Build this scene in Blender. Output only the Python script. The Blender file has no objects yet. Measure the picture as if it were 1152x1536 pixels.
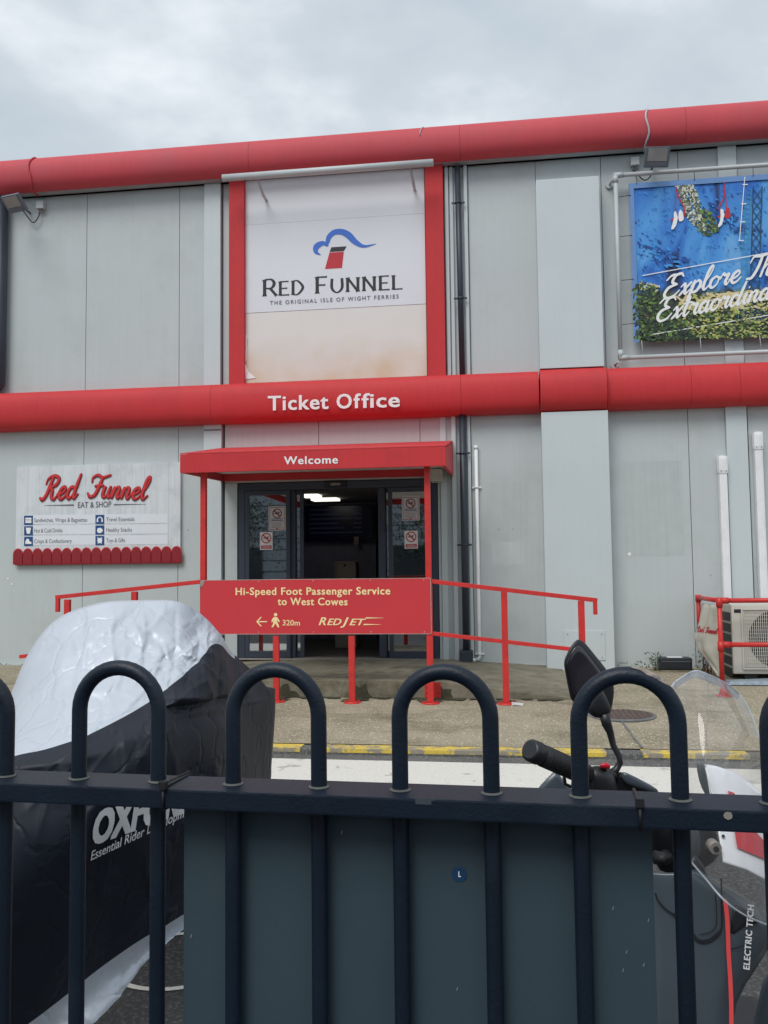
import bpy, bmesh, math, random
import numpy as np
from mathutils import Vector, Matrix, noise
from mathutils.bvhtree import BVHTree
random.seed(7)
S = bpy.context.scene
C = S.collection
rad = math.radians

# ------------------------------------------------------------------ camera
F_PX, EYE = 1330.0, 1.45
YAW, PITCH, ROLL = rad(7.83), rad(3.82), rad(-.64)
cy, sy = math.cos(YAW), math.sin(YAW)
_r = Vector((cy, sy, 0)); _f = Vector((-sy, cy, 0)); _u = Vector((0, 0, 1))
CF = _f * math.cos(PITCH) + _u * math.sin(PITCH)
_u2 = _u * math.cos(PITCH) - _f * math.sin(PITCH)
CR = _r * math.cos(ROLL) + _u2 * math.sin(ROLL)
CU = _u2 * math.cos(ROLL) - _r * math.sin(ROLL)
CP = Vector((0, 0, EYE))
cd = bpy.data.cameras.new('camera'); cam = bpy.data.objects.new('camera', cd); C.objects.link(cam)
M = Matrix((CR, CU, -CF)).transposed().to_4x4(); M.translation = CP
cam.matrix_world = M
cd.sensor_fit = 'HORIZONTAL'; cd.sensor_width = 36; cd.lens = F_PX / 1152 * 36
cd.clip_start = .05; cd.clip_end = 2000
S.camera = cam

def at(px, py, Y=None, Z=None, X=None):
    """point of the place seen at a photo pixel, on the plane Y=, Z= or X="""
    d = CR * (px - 576) - CU * (py - 768) + CF * F_PX
    if Y is not None: t = Y / d.y
    elif Z is not None: t = (Z - EYE) / d.z
    else: t = X / d.x
    return CP + d * t

# ------------------------------------------------------------------ world and sun
SUN_EL, SUN_AZ = rad(52), rad(200)      # azimuth clockwise from +Y: behind the camera
w = bpy.data.worlds.new('World'); S.world = w; w.use_nodes = True
nt = w.node_tree; nt.nodes.clear()
N = lambda t: nt.nodes.new(t)
sky = N('ShaderNodeTexSky'); sky.sky_type = 'NISHITA'; sky.sun_disc = False
sky.sun_elevation = SUN_EL; sky.sun_rotation = SUN_AZ; sky.air_density = 1.2; sky.dust_density = 3
tc = N('ShaderNodeTexCoord'); mp = N('ShaderNodeMapping'); mp.inputs['Scale'].default_value = (1, 1, 1.9)
mp.inputs['Location'].default_value = (.05, .30, .42)
n1 = N('ShaderNodeTexNoise'); n1.inputs['Scale'].default_value = 3.4; n1.inputs['Detail'].default_value = 7; n1.inputs['Roughness'].default_value = .52
r1 = N('ShaderNodeValToRGB'); e = r1.color_ramp.elements
e[0].position = .36; e[0].color = (4.2, 4.85, 5.45, 1)
e[1].position = .53; e[1].color = (5.1, 5.65, 6.15, 1)
x = r1.color_ramp.elements.new(.66); x.color = (6.9, 7.35, 7.8, 1)
mx = N('ShaderNodeMixRGB'); mx.inputs[0].default_value = .97
bg = N('ShaderNodeBackground'); bg.inputs[1].default_value = .1
ow = N('ShaderNodeOutputWorld')
L = nt.links.new
L(tc.outputs['Generated'], mp.inputs[0]); L(mp.outputs[0], n1.inputs[0]); L(n1.outputs[0], r1.inputs[0])
L(sky.outputs[0], mx.inputs[1]); L(r1.outputs[0], mx.inputs[2]); L(mx.outputs[0], bg.inputs[0]); L(bg.outputs[0], ow.inputs[0])
sd = bpy.data.lights.new('sun', 'SUN'); sd.energy = 1.5; sd.angle = rad(30); sd.color = (1, .975, .94)
so = bpy.data.objects.new('sun', sd); C.objects.link(so)
dv = Vector((math.sin(SUN_AZ) * math.cos(SUN_EL), math.cos(SUN_AZ) * math.cos(SUN_EL), math.sin(SUN_EL)))
so.rotation_euler = dv.to_track_quat('Z', 'Y').to_euler()
vs = S.view_settings; vs.view_transform = 'Standard'; vs.look = 'None'; vs.gamma = 1; vs.use_curve_mapping = False; vs.exposure = .32
S.cycles.max_bounces = 8; S.cycles.transparent_max_bounces = 16

# ------------------------------------------------------------------ materials
def lin(r, g, b):
    f = lambda c: (c / 255 / 12.92) if c / 255 <= .04045 else ((c / 255 + .055) / 1.055) ** 2.4
    return (f(r), f(g), f(b), 1)
MATS = {}
def mat(name, col, rough=.5, metal=0, var=.08, scale=6, bump=0, bscale=40, spec=.5, streak=0, dirt=None, dirtamt=.0, dscale=2.0, coat=0, emis=None, emstr=0, stretch=None):
    """painted / plain surface with mottled tone, optional vertical streaks, dirt patches and fine relief"""
    m = bpy.data.materials.new(name); m.use_nodes = True; t = m.node_tree; b = t.nodes['Principled BSDF']
    A = lambda k: t.nodes.new(k); K = t.links.new
    c = A('ShaderNodeTexCoord'); src = c.outputs['Object']
    if stretch:
        ms = A('ShaderNodeMapping'); ms.inputs['Scale'].default_value = stretch; K(src, ms.inputs[0]); src = ms.outputs[0]
    n = A('ShaderNodeTexNoise'); n.inputs['Scale'].default_value = scale; n.inputs['Detail'].default_value = 6; n.inputs['Roughness'].default_value = .6
    K(src, n.inputs[0])
    rp = A('ShaderNodeMapRange'); rp.inputs[1].default_value = .3; rp.inputs[2].default_value = .7; rp.inputs[3].default_value = 1 - var; rp.inputs[4].default_value = 1 + var
    K(n.outputs[0], rp.inputs[0])
    cur = A('ShaderNodeVectorMath'); cur.operation = 'SCALE'; cur.inputs[0].default_value = col[:3]; K(rp.outputs[0], cur.inputs['Scale'])
    out = cur.outputs[0]
    if streak:
        mp = A('ShaderNodeMapping'); mp.inputs['Scale'].default_value = (14, 14, .35); K(c.outputs['Object'], mp.inputs[0])
        n2 = A('ShaderNodeTexNoise'); n2.inputs['Scale'].default_value = 1.6; n2.inputs['Detail'].default_value = 5; K(mp.outputs[0], n2.inputs[0])
        r2 = A('ShaderNodeMapRange'); r2.inputs[1].default_value = .42; r2.inputs[2].default_value = .75; r2.inputs[3].default_value = 1; r2.inputs[4].default_value = 1 - streak
        K(n2.outputs[0], r2.inputs[0])
        s2 = A('ShaderNodeVectorMath'); s2.operation = 'SCALE'; K(out, s2.inputs[0]); K(r2.outputs[0], s2.inputs['Scale']); out = s2.outputs[0]
    if dirt:
        n3 = A('ShaderNodeTexNoise'); n3.inputs['Scale'].default_value = dscale; n3.inputs['Detail'].default_value = 9; n3.inputs['Roughness'].default_value = .68
        K(c.outputs['Object'], n3.inputs[0])
        r3 = A('ShaderNodeMapRange'); r3.inputs[1].default_value = .5; r3.inputs[2].default_value = .68; r3.inputs[3].default_value = 0; r3.inputs[4].default_value = dirtamt
        K(n3.outputs[0], r3.inputs[0])
        mm = A('ShaderNodeMixRGB'); K(r3.outputs[0], mm.inputs[0]); K(out, mm.inputs[1]); mm.inputs[2].default_value = dirt; out = mm.outputs[0]
    K(out, b.inputs['Base Color'])
    b.inputs['Roughness'].default_value = rough; b.inputs['Metallic'].default_value = metal
    b.inputs['Specular IOR Level'].default_value = spec; b.inputs['Coat Weight'].default_value = coat
    if bump:
        n4 = A('ShaderNodeTexNoise'); n4.inputs['Scale'].default_value = bscale; n4.inputs['Detail'].default_value = 4; K(src, n4.inputs[0])
        bb = A('ShaderNodeBump'); bb.inputs['Strength'].default_value = bump; bb.inputs['Distance'].default_value = .01; K(n4.outputs[0], bb.inputs['Height']); K(bb.outputs[0], b.inputs['Normal'])
    if emis:
        b.inputs['Emission Color'].default_value = emis; b.inputs['Emission Strength'].default_value = emstr
    MATS[name] = m
    return m

WALL = mat('wall_paint', (.51, .56, .565, 1), .48, var=.035, scale=.9, streak=.03, dirt=(.30, .31, .26, 1), dirtamt=.22, dscale=1.1, bump=.05, bscale=2)
WALL2 = mat('wall_paint_pale', (.575, .64, .655, 1), .42, var=.03, scale=1.2, streak=.02, bump=.06, bscale=2.2)
WALLE = mat('wall_paint_entrance', (.54, .52, .52, 1), .48, var=.03, scale=.9, streak=.05)
SEAM = mat('dark_joint', (.17, .18, .185, 1), .8, var=.2)
RED = mat('red_coated_metal', lin(200, 56, 60), .6, var=.05, scale=1.0, streak=.07, spec=.3, dirt=lin(176, 52, 56), dirtamt=.5, dscale=1.3)
REDF = mat('weathered_red_metal', lin(200, 76, 84), .62, var=.05, scale=1.0, streak=.06, spec=.35, dirt=lin(182, 84, 92), dirtamt=.6, dscale=.9)
REDR = mat('red_rail_paint', lin(206, 50, 48), .45, var=.08, scale=8, dirt=(.20, .03, .02, 1), dirtamt=.35, dscale=9)
REDS = mat('red_sign_face', lin(204, 56, 64), .45, var=.03, scale=2)
WHITE = mat('white_paint', (.80, .80, .80, 1), .4, var=.03)
WPRINT = mat('white_print', (.86, .86, .86, 1), .5, var=.01)
CREAM = mat('cream_print', lin(250, 224, 168), .5, var=.02)
PVCW = mat('white_pvc', (.84, .85, .86, 1), .35, var=.04, scale=4, dirt=(.45, .44, .38, 1), dirtamt=.25, dscale=5)
PVCG = mat('grey_pvc_pipe', (.50, .54, .55, 1), .45, var=.06, scale=4)
PIPE = mat('dark_blue_grey_pipe', (.035, .045, .065, 1), .45, var=.15, scale=3, streak=.15)
FRAME = mat('anthracite_door_frame', (.040, .052, .078, 1), .35, var=.06, spec=.6)
BLACKP = mat('black_print', (.02, .02, .025, 1), .5, var=.02)
NAVYP = mat('navy_print', (.012, .07, .22, 1), .5, var=.02)
BLUEP = mat('blue_print', lin(58, 112, 205), .5, var=.02)
GREYP = mat('grey_print', (.13, .13, .14, 1), .5, var=.02)
PRED = mat('red_print', lin(190, 36, 52), .5, var=.02)
PLAT = mat('platform_concrete', (.225, .205, .15, 1), .92, var=.3, scale=5, dirt=(.06, .06, .03, 1), dirtamt=.85, dscale=2.2, bump=.5, bscale=60)
FENCE = mat('dark_blue_powder_coat', (.0035, .0105, .023, 1), .46, var=.18, scale=9, bump=.10, bscale=260, spec=.4, dirt=(.02, .03, .042, 1), dirtamt=.3, dscale=7)
BOARD = mat('teal_grey_board', (.036, .062, .080, 1), .55, var=.10, scale=3, dirt=(.055, .085, .095, 1), dirtamt=.35, dscale=2.2, bump=.03, bscale=200)
RUBBER = mat('black_rubber', (.012, .013, .015, 1), .5, var=.2, scale=20, bump=.1, bscale=200)
GALV = mat('worn_bare_metal', (.33, .30, .27, 1), .6, metal=.3, var=.2, scale=30)
DKBOX = mat('black_plastic', (.016, .02, .027, 1), .38, var=.1, scale=10)
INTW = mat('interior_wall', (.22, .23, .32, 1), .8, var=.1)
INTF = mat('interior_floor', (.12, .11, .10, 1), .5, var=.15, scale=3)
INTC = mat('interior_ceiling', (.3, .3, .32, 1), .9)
LAMP = mat('lit_lamp', (.9, .9, .85, 1), .5, emis=(1, .95, .85, 1), emstr=1.1)
ACM = mat('ac_cream_steel', (.62, .61, .55, 1), .42, var=.04, scale=4, dirt=(.35, .33, .26, 1), dirtamt=.3, dscale=4)
ACD = mat('ac_dark_fins', (.03, .033, .04, 1), .5, var=.3, scale=40)
SCG = mat('scooter_grey_satin', (.062, .08, .098, 1), .28, var=.04, scale=4, spec=.6)
SCB = mat('scooter_black_plastic', (.014, .015, .018, 1), .4, var=.15, scale=20)
SCW = mat('scooter_white_gloss', (.85, .87, .92, 1), .18, var=.01, coat=.5)
SCR = mat('scooter_red_decal', lin(200, 28, 48), .3, var=.02)
SCO = mat('scooter_red_stripe', lin(240, 84, 84), .35, var=.02)
MIRG = mat('mirror_glass_dark', (.016, .014, .022, 1), .14, var=.02, spec=.8)
IRON = mat('rusty_iron', (.13, .095, .085, 1), .75, metal=.3, var=.3, scale=30, bump=.3, bscale=90)
LEAF = mat('weed_green', (.07, .13, .03, 1), .6, var=.4, scale=30)
LEAFR = mat('weed_red', (.22, .02, .03, 1), .6, var=.4, scale=30)
BINP = mat('beige_plastic', (.30, .27, .22, 1), .5, var=.05)
TRAY = mat('blue_grey_litter', (.25, .31, .36, 1), .5, var=.3, scale=30)
LAMPG = mat('floodlight_glass', (.33, .32, .32, 1), .2, var=.1)
LAMPB = mat('floodlight_body', (.14, .165, .20, 1), .4, var=.05)
OPP = mat('opposite_cladding', (.34, .38, .42, 1), .5, var=.08)
OPPW = mat('opposite_glass', (.02, .03, .04, 1), .15)
BARK = mat('bark', (.07, .05, .035, 1), .9, var=.3)
CROWN = mat('crown_green', (.05, .085, .03, 1), .8, var=.4, scale=3)

def glass_mat(name, tint, refl, diffuse=0, dcol=(.7, .7, .72, 1), dust=0, ior=.045):
    m = bpy.data.materials.new(name); m.use_nodes = True; t = m.node_tree; t.nodes.clear()
    A = lambda k: t.nodes.new(k); K = t.links.new
    tr = A('ShaderNodeBsdfTransparent'); tr.inputs[0].default_value = tint
    gl = A('ShaderNodeBsdfGlossy'); gl.inputs['Roughness'].default_value = .02; gl.inputs[0].default_value = (refl, refl, refl, 1)
    lw = A('ShaderNodeLayerWeight'); lw.inputs[0].default_value = .5
    pw = A('ShaderNodeMath'); pw.operation = 'POWER'; pw.inputs[1].default_value = 4; K(lw.outputs['Facing'], pw.inputs[0])
    fr = A('ShaderNodeMath'); fr.operation = 'MULTIPLY_ADD'; fr.inputs[1].default_value = .7; fr.inputs[2].default_value = ior; K(pw.outputs[0], fr.inputs[0])
    m1 = A('ShaderNodeMixShader'); K(fr.outputs[0], m1.inputs[0]); K(tr.outputs[0], m1.inputs[1]); K(gl.outputs[0], m1.inputs[2])
    o = A('ShaderNodeOutputMaterial'); last = m1.outputs[0]
    if diffuse:
        df = A('ShaderNodeBsdfDiffuse'); df.inputs[0].default_value = dcol
        m2 = A('ShaderNodeMixShader')
        c = A('ShaderNodeTexCoord'); mp = A('ShaderNodeMapping'); mp.inputs['Scale'].default_value = (26, 8, 3); n = A('ShaderNodeTexNoise'); n.inputs['Scale'].default_value = 2; n.inputs['Detail'].default_value = 5
        K(c.outputs['Object'], mp.inputs[0]); K(mp.outputs[0], n.inputs[0])
        r = A('ShaderNodeMapRange'); r.inputs[1].default_value = .35; r.inputs[2].default_value = .75; r.inputs[3].default_value = diffuse * .55; r.inputs[4].default_value = diffuse + dust
        K(n.outputs[0], r.inputs[0]); K(r.outputs[0], m2.inputs[0]); K(last, m2.inputs[1]); K(df.outputs[0], m2.inputs[2]); last = m2.outputs[0]
    K(last, o.inputs[0]); return m
GLASS = glass_mat('door_glass', (.55, .62, .66, 1), 1.0, ior=.34)
SCREEN = glass_mat('windscreen_plastic', (.96, .955, .94, 1), .8, .10, (.70, .68, .68, 1), .08)
SCREENE = glass_mat('windscreen_edge', (.80, .84, .88, 1), 1.0, .55, (.75, .80, .86, 1), .1)

def ground_mat(name, base, light, dark, spk, rough=.93, moss=None):
    m = bpy.data.materials.new(name); m.use_nodes = True; t = m.node_tree; b = t.nodes['Principled BSDF']
    A = lambda k: t.nodes.new(k); K = t.links.new
    c = A('ShaderNodeTexCoord')
    big = A('ShaderNodeTexNoise'); big.inputs['Scale'].default_value = 1.3; big.inputs['Detail'].default_value = 8; big.inputs['Roughness'].default_value = .65; K(c.outputs['Object'], big.inputs[0])
    fine = A('ShaderNodeTexNoise'); fine.inputs['Scale'].default_value = 55; fine.inputs['Detail'].default_value = 3; K(c.outputs['Object'], fine.inputs[0])
    vo = A('ShaderNodeTexVoronoi'); vo.inputs['Scale'].default_value = spk; K(c.outputs['Object'], vo.inputs[0])
    r = A('ShaderNodeValToRGB'); r.color_ramp.elements[0].position = .33; r.color_ramp.elements[0].color = dark; r.color_ramp.elements[1].position = .62; r.color_ramp.elements[1].color = base
    K(big.outputs[0], r.inputs[0])
    m1 = A('ShaderNodeMixRGB'); rr = A('ShaderNodeMapRange'); rr.inputs[1].default_value = .47; rr.inputs[2].default_value = .7; K(fine.outputs[0], rr.inputs[0]); K(rr.outputs[0], m1.inputs[0])
    K(r.outputs[0], m1.inputs[1]); m1.inputs[2].default_value = light
    sep = A('ShaderNodeSeparateColor'); K(vo.outputs['Color'], sep.inputs[0])
    gt = A('ShaderNodeMath'); gt.operation = 'GREATER_THAN'; gt.inputs[1].default_value = .86; K(sep.outputs[0], gt.inputs[0])
    gl = A('ShaderNodeMath'); gl.operation = 'LESS_THAN'; gl.inputs[1].default_value = .35; K(vo.outputs['Distance'], gl.inputs[0])
    an = A('ShaderNodeMath'); an.operation = 'MULTIPLY'; K(gt.outputs[0], an.inputs[0]); K(gl.outputs[0], an.inputs[1])
    a2 = A('ShaderNodeMath'); a2.operation = 'MULTIPLY'; a2.inputs[1].default_value = .6; K(an.outputs[0], a2.inputs[0])
    m2 = A('ShaderNodeMixRGB'); K(a2.outputs[0], m2.inputs[0]); K(m1.outputs[0], m2.inputs[1]); m2.inputs[2].default_value = tuple(min(1, v * 1.7) for v in light[:3]) + (1,)
    out = m2.outputs[0]
    if moss:
        n5 = A('ShaderNodeTexNoise'); n5.inputs['Scale'].default_value = .8; n5.inputs['Detail'].default_value = 10; n5.inputs['Roughness'].default_value = .7; n5.inputs['Distortion'].default_value = .6
        mpp = A('ShaderNodeMapping'); mpp.inputs['Location'].default_value = (3.3, 7.7, 0); mpp.inputs['Scale'].default_value = (1, 1.6, 1); K(c.outputs['Object'], mpp.inputs[0]); K(mpp.outputs[0], n5.inputs[0])
        r5 = A('ShaderNodeMapRange'); r5.inputs[1].default_value = .52; r5.inputs[2].default_value = .66; r5.inputs[4].default_value = .6; K(n5.outputs[0], r5.inputs[0])
        m5 = A('ShaderNodeMixRGB'); K(r5.outputs[0], m5.inputs[0]); K(out, m5.inputs[1]); m5.inputs[2].default_value = moss; out = m5.outputs[0]
    K(out, b.inputs['Base Color']); b.inputs['Roughness'].default_value = rough
    bb = A('ShaderNodeBump'); bb.inputs['Strength'].default_value = .55; bb.inputs['Distance'].default_value = .006; K(fine.outputs[0], bb.inputs['Height']); K(bb.outputs[0], b.inputs['Normal'])
    return m
PAVE = ground_mat('aggregate_concrete', (.34, .295, .21, 1), (.47, .425, .33, 1), (.20, .17, .105, 1), 38, moss=(.09, .085, .05, 1))
ASPH = ground_mat('asphalt', (.052, .052, .052, 1), (.10, .10, .10, 1), (.028, .028, .028, 1), 60)
GUTT = ground_mat('gutter_asphalt', (.12, .12, .115, 1), (.2, .2, .19, 1), (.07, .07, .065, 1), 60)

def worn_paint(name, col, under, thr, scale=5):
    m = bpy.data.materials.new(name); m.use_nodes = True; t = m.node_tree; b = t.nodes['Principled BSDF']
    A = lambda k: t.nodes.new(k); K = t.links.new
    c = A('ShaderNodeTexCoord')
    n = A('ShaderNodeTexNoise'); n.inputs['Scale'].default_value = scale; n.inputs['Detail'].default_value = 12; n.inputs['Roughness'].default_value = .72; K(c.outputs['Object'], n.inputs[0])
    r = A('ShaderNodeMapRange'); r.inputs[1].default_value = thr; r.inputs[2].default_value = thr + .05; K(n.outputs[0], r.inputs[0])
    # fine cracks
    w_ = A('ShaderNodeTexNoise'); w_.inputs['Scale'].default_value = 3; w_.inputs['Detail'].default_value = 4; K(c.outputs['Object'], w_.inputs[0])
    ad = A('ShaderNodeMixRGB'); ad.inputs[0].default_value = .25; K(c.outputs['Object'], ad.inputs[1]); K(w_.outputs['Color'], ad.inputs[2])
    v = A('ShaderNodeTexVoronoi'); v.feature = 'DISTANCE_TO_EDGE'; v.inputs['Scale'].default_value = 3.2; K(ad.outputs[0], v.inputs[0])
    ck = A('ShaderNodeMapRange'); ck.inputs[1].default_value = 0; ck.inputs[2].default_value = .006; ck.inputs[3].default_value = .22; ck.inputs[4].default_value = 0; K(v.outputs[0], ck.inputs[0])
    g = A('ShaderNodeTexNoise'); g.inputs['Scale'].default_value = 40; K(c.outputs['Object'], g.inputs[0])
    g2 = A('ShaderNodeMapRange'); g2.inputs[3].default_value = .78; g2.inputs[4].default_value = 1.1; K(g.outputs[0], g2.inputs[0])
    sc = A('ShaderNodeVectorMath'); sc.operation = 'SCALE'; sc.inputs[0].default_value = col[:3]; K(g2.outputs[0], sc.inputs['Scale'])
    m1 = A('ShaderNodeMixRGB'); K(r.outputs[0], m1.inputs[0]); K(sc.outputs[0], m1.inputs[1]); m1.inputs[2].default_value = under
    m2 = A('ShaderNodeMixRGB'); K(ck.outputs[0], m2.inputs[0]); K(m1.outputs[0], m2.inputs[1]); m2.inputs[2].default_value = (.10, .095, .08, 1)
    K(m2.outputs[0], b.inputs['Base Color']); b.inputs['Roughness'].default_value = .85
    bb = A('ShaderNodeBump'); bb.inputs['Strength'].default_value = .4; bb.inputs['Distance'].default_value = .004; K(g.outputs[0], bb.inputs['Height']); K(bb.outputs[0], b.inputs['Normal'])
    return m
WROAD = worn_paint('worn_white_road_paint', (.74, .72, .66), (.42, .40, .35, 1), .575)
YEL = worn_paint('worn_yellow_paint', (.74, .54, .09), (.30, .27, .21, 1), .49, 7)

# ------------------------------------------------------------------ building helpers
ORG = {}
def org(o):
    return ORG[o.name] if o is not None else Vector((0, 0, 0))
def tag(o, label, cat, group=None, kind=None):
    if label: o['label'] = label
    if cat: o['category'] = cat
    if group: o['group'] = group
    if kind: o['kind'] = kind
    return o
def thing(name, label, cat, loc=(0, 0, 0), group=None):
    o = bpy.data.objects.new(name, None); C.objects.link(o); o.location = loc; o.empty_display_size = .1
    ORG[o.name] = Vector(loc); return tag(o, label, cat, group)
class MB:
    def __init__(s): s.bm = bmesh.new()
    def face(s, pts):
        return s.bm.faces.new([s.bm.verts.new(p) for p in pts])
    def hexa(s, p, bev=0):
        """8 corners: 4 bottom (ccw), 4 top"""
        v = [s.bm.verts.new(q) for q in p]
        fs = [(3, 2, 1, 0), (4, 5, 6, 7), (0, 1, 5, 4), (1, 2, 6, 5), (2, 3, 7, 6), (3, 0, 4, 7)]
        ff = [s.bm.faces.new([v[i] for i in f]) for f in fs]
        if bev:
            ed = set(e for f in ff for e in f.edges)
            bmesh.ops.bevel(s.bm, geom=list(ed), offset=bev, segments=2, affect='EDGES', profile=.7)
        return s
    def box(s, x0, x1, y0, y1, z0, z1, bev=0):
        return s.hexa([(x0, y0, z0), (x1, y0, z0), (x1, y1, z0), (x0, y1, z0), (x0, y0, z1), (x1, y0, z1), (x1, y1, z1), (x0, y1, z1)], bev)
    def prism(s, pts, d, bev=0):
        """flat polygon (3D points) pushed along vector d"""
        a = [s.bm.verts.new(p) for p in pts]; b = [s.bm.verts.new(Vector(p) + Vector(d)) for p in pts]
        n = len(pts); ff = [s.bm.faces.new(a), s.bm.faces.new(b[::-1])]
        for i in range(n): ff.append(s.bm.faces.new([a[i], b[i], b[(i + 1) % n], a[(i + 1) % n]]))
        if bev:
            ed = set(e for f in ff[:2] for e in f.edges)
            bmesh.ops.bevel(s.bm, geom=list(ed), offset=bev, segments=2, affect='EDGES')
        return s
    def tube(s, pts, r, n=12, cap=True, sx=1):
        pts = [Vector(p) for p in pts]; rs = r if isinstance(r, (list, tuple)) else [r] * len(pts)
        rings = []; up = None
        for i, p in enumerate(pts):
            t = (pts[min(i + 1, len(pts) - 1)] - pts[max(i - 1, 0)]).normalized()
            if up is None:
                up = Vector((0, 0, 1)) if abs(t.z) < .9 else Vector((0, 1, 0))
            a = t.cross(up)
            if a.length < 1e-5: a = t.cross(Vector((1, 0, 0)))
            a.normalize(); b = a.cross(t).normalized(); up = b
            rings.append([s.bm.verts.new(p + (a * math.cos(k * 2 * math.pi / n) * sx + b * math.sin(k * 2 * math.pi / n)) * rs[i]) for k in range(n)])
        for i in range(len(pts) - 1):
            for k in range(n):
                f = s.bm.faces.new([rings[i][k], rings[i][(k + 1) % n], rings[i + 1][(k + 1) % n], rings[i + 1][k]]); f.smooth = True
        if cap:
            s.bm.faces.new(rings[0][::-1]); s.bm.faces.new(rings[-1])
        return s
    def grid(s, P, smooth=True, closed=False):
        V = [[s.bm.verts.new(p) for p in row] for row in P]
        for i in range(len(V) - 1):
            for j in range(len(V[0]) - 1):
                f = s.bm.faces.new([V[i][j], V[i][j + 1], V[i + 1][j + 1], V[i + 1][j]]); f.smooth = smooth
        return s
    def build(s, name, m, parent=None, recalc=True):
        if recalc: bmesh.ops.recalc_face_normals(s.bm, faces=s.bm.faces[:])
        me = bpy.data.meshes.new(name); s.bm.to_mesh(me); s.bm.free()
        return link(name, me, m, parent)
def link(name, me, m, parent=None, loc=None):
    o = bpy.data.objects.new(name, me); C.objects.link(o)
    if m is not None and not me.materials: me.materials.append(m)
    if parent is not None:
        og = org(parent); me.transform(Matrix.Translation(-og)); o.parent = parent; ORG[o.name] = og.copy()
    else:
        # origin at the base centre
        if len(me.vertices):
            co = np.empty(len(me.vertices) * 3); me.vertices.foreach_get('co', co); co = co.reshape(-1, 3)
            b = Vector(((co[:, 0].min() + co[:, 0].max()) / 2, (co[:, 1].min() + co[:, 1].max()) / 2, co[:, 2].min()))
            me.transform(Matrix.Translation(-b)); o.location = b; ORG[o.name] = b
    return o
def struct(name, mb, m, parent=None):
    o = mb.build(name, m, parent)
    if parent is None: o['kind'] = 'structure'
    return o

_dg = None
def text_mesh(s, bold=.02, shear=0, spacing=1.0):
    cu = bpy.data.curves.new('lettering', 'FONT'); cu.body = s; cu.offset = min(bold, .007); cu.shear = shear; cu.space_character = spacing; cu.resolution_u = 3
    o = bpy.data.objects.new('lettering', cu); C.objects.link(o)
    dg = bpy.context.evaluated_depsgraph_get()
    me = bpy.data.meshes.new_from_object(o.evaluated_get(dg))
    bpy.data.objects.remove(o); me.materials.clear()
    n = len(me.vertices); par = list(range(n))
    def find(i):
        while par[i] != i: par[i] = par[par[i]]; i = par[i]
        return i
    for e in me.edges:
        a, b = find(e.vertices[0]), find(e.vertices[1])
        if a != b: par[a] = b
    ids = {}
    for v in me.vertices: v.co.z = (ids.setdefault(find(v.index), len(ids)) % 2) * .0002
    ex = bold - .007
    if ex > .002:      # embolden by laying shifted copies over each other, each a hair higher
        V = [v.co.copy() for v in me.vertices]; Fc = [tuple(p.vertices) for p in me.polygons]; vs_, fs_ = [], []
        for k, (dx, dy) in enumerate(((0, 0), (-ex, ex * .5), (ex, ex * .5), (ex, -ex * .5), (-ex, -ex * .5))):
            b0 = len(vs_); vs_ += [(v.x + dx, v.y + dy, v.z + k * .0003) for v in V]; fs_ += [tuple(i + b0 for i in f) for f in Fc]
        me = bpy.data.meshes.new('lettering'); me.from_pydata(vs_, [], fs_)
    return me
def put_text(s, pa, pb, off, cap, m, parent, Y, bold=.02, shear=0, spacing=1.0, name='lettering', cap_ref=.72):
    """baseline from photo pixel pa to pb on the plane Y-off; cap = cap height in pixels"""
    a = at(*pa, Y=Y); b = at(*pb, Y=Y); t = at(pa[0], pa[1] - cap, Y=Y)
    me = text_mesh(s, bold, shear, spacing)
    co = np.empty(len(me.vertices) * 3); me.vertices.foreach_get('co', co); co = co.reshape(-1, 3)
    x0, x1 = co[:, 0].min(), co[:, 0].max(); sx = (b.x - a.x) / (x1 - x0); sz = (t.z - a.z) / cap_ref
    dz = (b.z - a.z) / (b.x - a.x)
    out = np.zeros_like(co); out[:, 0] = a.x + (co[:, 0] - x0) * sx; out[:, 1] = Y - off - co[:, 2]; out[:, 2] = a.z + co[:, 1] * sz + (out[:, 0] - a.x) * dz
    me.vertices.foreach_set('co', out.ravel()); me.update()
    return link(name, me, m, parent)

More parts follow.
